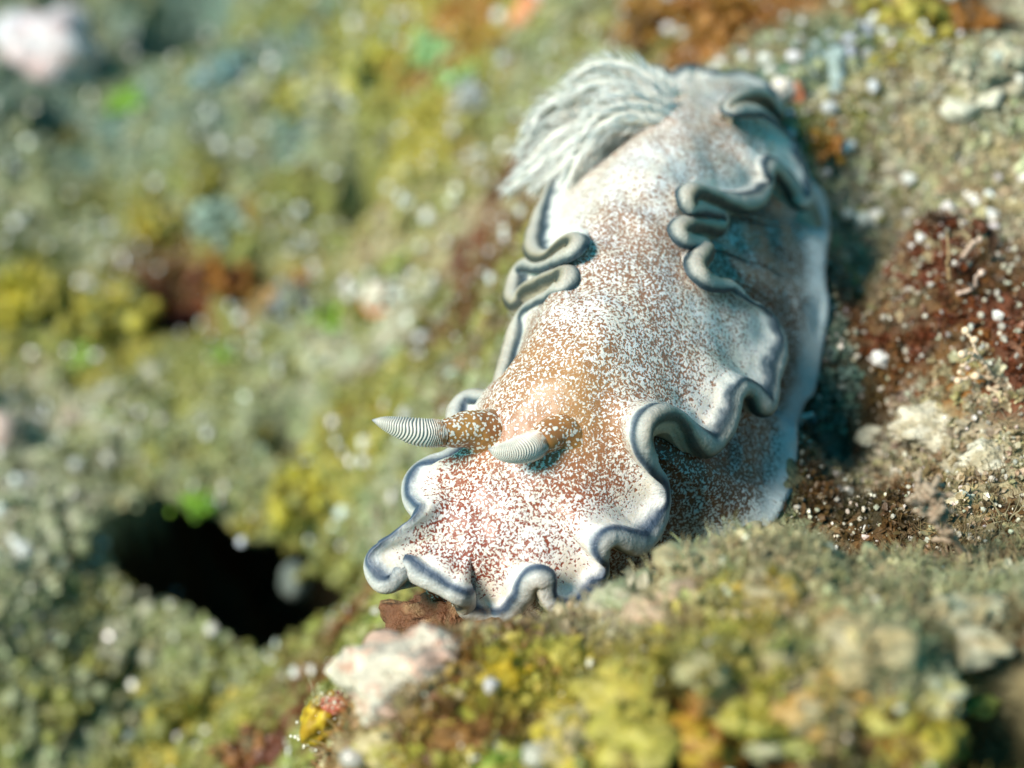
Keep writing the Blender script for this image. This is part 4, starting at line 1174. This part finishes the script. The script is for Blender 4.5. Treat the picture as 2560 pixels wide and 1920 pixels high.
# --- background algae clumps
GB = 'blurred algae clumps of the background'
LIME = (.30, .56, .04); PGREEN = (.40, .62, .28)
for px, py, s_, cols, lab in [
    (840, 795, .24, [LIME, (.42, .66, .08)], 'small lime green algae tuft beside the white and red sponge'),
    (325, 258, .32, [LIME, (.30, .55, .10)], 'lime green algae tuft in the upper left background'),
    (215, 895, .30, [(.42, .60, .14)], 'green algae tuft at far left above the pale beads'),
    (555, 895, .20, [(.26, .46, .04)], 'dark green algae tuft above the middle of the background'),
    (1095, 140, .45, [PGREEN, (.36, .60, .24)], 'pale green algae clump left of the gills near the top edge'),
    (1160, 190, .30, [(.40, .62, .20)], 'pale green tuft next to the white feathery tuft'),
    (500, 1255, .22, [LIME, GREEN], 'green algae tuft on the lip of the dark hole'),
    (775, 1235, .52, [YELLOW, (.52, .46, .05), OLIVE], 'yellow algae clump overhanging the right end of the dark hole'),
    (60, 745, .60, [YELLOW, (.62, .52, .05)], 'yellow algae clump at the left edge of the picture'),
    (270, 800, .60, [YELLOW, (.60, .52, .08), OLIVE], 'yellow-olive algae clump right of the clump at the left edge'),
    (160, 350, .42, [(.30, .22, .03), OLIVE], 'brown-yellow algae clump below the pink-white coral'),
    (930, 170, .55, [(.55, .50, .08), OLIVE], 'olive-yellow algae clump near the top, left of the pale green one'),
    (840, 250, .60, [PALE, (.60, .58, .22)], 'pale yellow algae clump in the upper middle background'),
    (740, 240, .45, [(.46, .40, .05), OLIVE], 'dark olive clump left of the pale yellow one'),
    (510, 470, .35, [YELLOW, OLIVE], 'small ochre clump in the left middle background'),
    (390, 560, .40, [(.50, .38, .04), OLIVE], 'ochre clump above the red-brown hollow'),
    (545, 560, .40, [(.40, .52, .42), TEAL], 'bluish-green clump left of the middle bead'),
    (560, 195, .40, [(.24, .40, .42), TEAL], 'teal clump in the upper left background'),
    (430, 790, .42, [MAROON, RED], 'dark maroon algae clump in the red-brown hollow'),
    (560, 690, .42, [RED, ORANGE], 'rust-coloured algae clump right of the maroon one'),
    (720, 760, .34, [(.30, .34, .40), GREY], 'blue-grey clump left of the lime green tuft'),
    (300, 1120, .40, [PALE, GREY], 'pale grey clump in the far-left middle background'),
    (350, 990, .45, [PALE, OLIVE], 'light olive clump at far left above the dark hole'),
    (130, 1340, .50, [PALE, GREY], 'pale grey clump left of the dark hole'),
    (300, 1600, .50, [GREY, PALE], 'grey-green clump below left of the dark hole'),
    (600, 1680, .40, [GREY, OLIVE], 'olive-grey clump directly below the dark hole'),
    (880, 1430, .48, [OLIVE, (.30, .28, .08)], 'dark olive clump between the dark hole and the slug head'),
    (470, 1820, .55, [YELLOW, OLIVE], 'yellow-olive clump at the bottom left'),
    (130, 1750, .55, [OLIVE, GREY], 'olive clump in the bottom left corner'),
    (640, 1900, .36, [RED, (.40, .18, .06), TAN], 'rusty clump at the bottom edge left of the sea squirt'),
    (1080, 470, .42, [(.55, .50, .22), OLIVE], 'olive tuft just left of the drooping gills'),
    (1120, 760, .42, [PALE, OLIVE], 'light olive tuft left of the slug side lobes'),
    (1650, 70, .55, [(.34, .17, .03), BROWN], 'brown algae clump above the gills at the top edge'),
    (1850, 60, .50, [ORANGE, (.36, .17, .03)], 'orange-brown algae clump above the slug tail'),
    (2270, 60, .42, [YELLOW, (.60, .48, .12)], 'yellow algae clump at the top edge on the right'),
    (2420, 60, .45, [ORANGE, BROWN], 'rust-brown algae clump near the top right corner'),
    (2080, 170, .38, [(.40, .50, .48), GREY], 'blue-grey algae clump right of the slug tail, high up'),
    (2160, 110, .30, [(.48, .50, .58), GREY], 'lilac-grey algae tuft below the yellow clump at upper right'),
    (2040, 360, .26, [ORANGE, (.40, .22, .03)], 'amber algae tuft touching the right side of the slug tail'),
    (2480, 180, .40, [PALE, SAND], 'whitish algae clump above the two cream pebbles'),
]:
    clump(ground(px, py, .03), s_, cols, int(px * 3 + py), lab, GB)

# --- algae clumps on the mound in front
GF = 'algae clumps on the front mound'
for px, py, s_, cols, lab in [
    (1255, 1680, .16, [(.62, .44, .03), YELLOW], 'amber algae clump right of the pink crusted lump'),
    (1425, 1660, .15, [(.56, .47, .08), YELLOW], 'bright yellow algae loop left of the round cream bead'),
    (1410, 1770, .14, [(.50, .40, .07)], 'yellow algae clump below the bright yellow loop'),
    (1560, 1720, .20, [(.50, .41, .08), (.44, .36, .09)], 'yellow algae clump right of the round cream bead'),
    (1600, 1830, .22, [(.50, .43, .08), (.42, .36, .08)], 'large yellow algae clump at the bottom, left of a dark gap'),
    (1470, 1860, .22, [(.64, .50, .06), TAN], 'ochre clump at the bottom edge below the yellow ones'),
    (1760, 1830, .20, [(.58, .40, .05), ORANGE], 'ochre-orange clump standing in the dark gap at the bottom'),
    (1760, 1675, .11, [(.44, .40, .22), (.40, .34, .14)], 'pale olive clump in the middle of the front mound'),
    (1880, 1770, .18, [(.44, .40, .08), YELLOW], 'yellow-green clump right of the pale olive one'),
    (1920, 1840, .13, [PALE, (.46, .48, .26)], 'pale green tuft hanging over the dark gap'),
    (2010, 1845, .12, [(.42, .44, .12)], 'small round yellow-green tuft near the bottom right'),
    (2050, 1740, .20, [(.56, .34, .10), TAN], 'orange-tan clump on the right half of the front mound'),
    (2160, 1620, .20, [TAN, (.62, .48, .24)], 'tan clump below the tan curl on the front mound'),
    (2110, 1555, .10, [(.72, .52, .26)], 'small tan curl beside a dark cranny on the front mound'),
    (2215, 1780, .13, [(.50, .45, .12)], 'yellow tuft at the lower right, left of the dark hollow'),
    (2330, 1740, .16, [(.62, .56, .24), PALE], 'cream-yellow tuft next to the dark hollow at lower right'),
    (2450, 1745, .10, [(.52, .60, .16)], 'round green tuft at the edge of the dark hollow'),
    (2300, 1850, .20, [(.50, .42, .06), BROWN], 'olive-brown clump at the bottom right'),
    (2430, 1560, .22, [TAN, PALE], 'tan wispy clump at the right edge of the front mound'),
    (2220, 1440, .20, [TAN, GREY], 'greyish tan clump on the crest right of the shell fragment'),
    (1880, 1320, .20, [TAN, (.58, .52, .34)], 'tan clump on the crest overlapping the slug foot'),
    (1740, 1420, .20, [TAN, GREY], 'tan-grey clump on the crest below the slug flank'),
    (1580, 1500, .18, [GREY, SAND], 'grey clump on the crest near the front edge of the slug'),
    (1680, 1540, .20, [(.62, .44, .30), TAN], 'pinkish tan clump in the upper middle of the front mound'),
    (1940, 1480, .18, [(.50, .36, .08), TAN], 'ochre clump between crest and shell sliver'),
    (1180, 1840, .18, [(.36, .17, .04), BROWN], 'brown clump below the pink crusted lump'),
    (1270, 1890, .16, [(.56, .54, .12), GREEN], 'yellow-green clump at the bottom edge right of the brown one'),
    (980, 1860, .16, [(.62, .50, .26), YELLOW], 'tan-yellow clump at the bottom left end of the mound'),
    (2540, 1460, .18, [PALE, TAN], 'pale wispy clump at the right edge of the picture'),
]:
    clump(ground(px, py, .03), s_ * 1.35, cols, int(px * 5 + py), lab, GF, wide=.36, n=16, up=.8, fat=1.9)
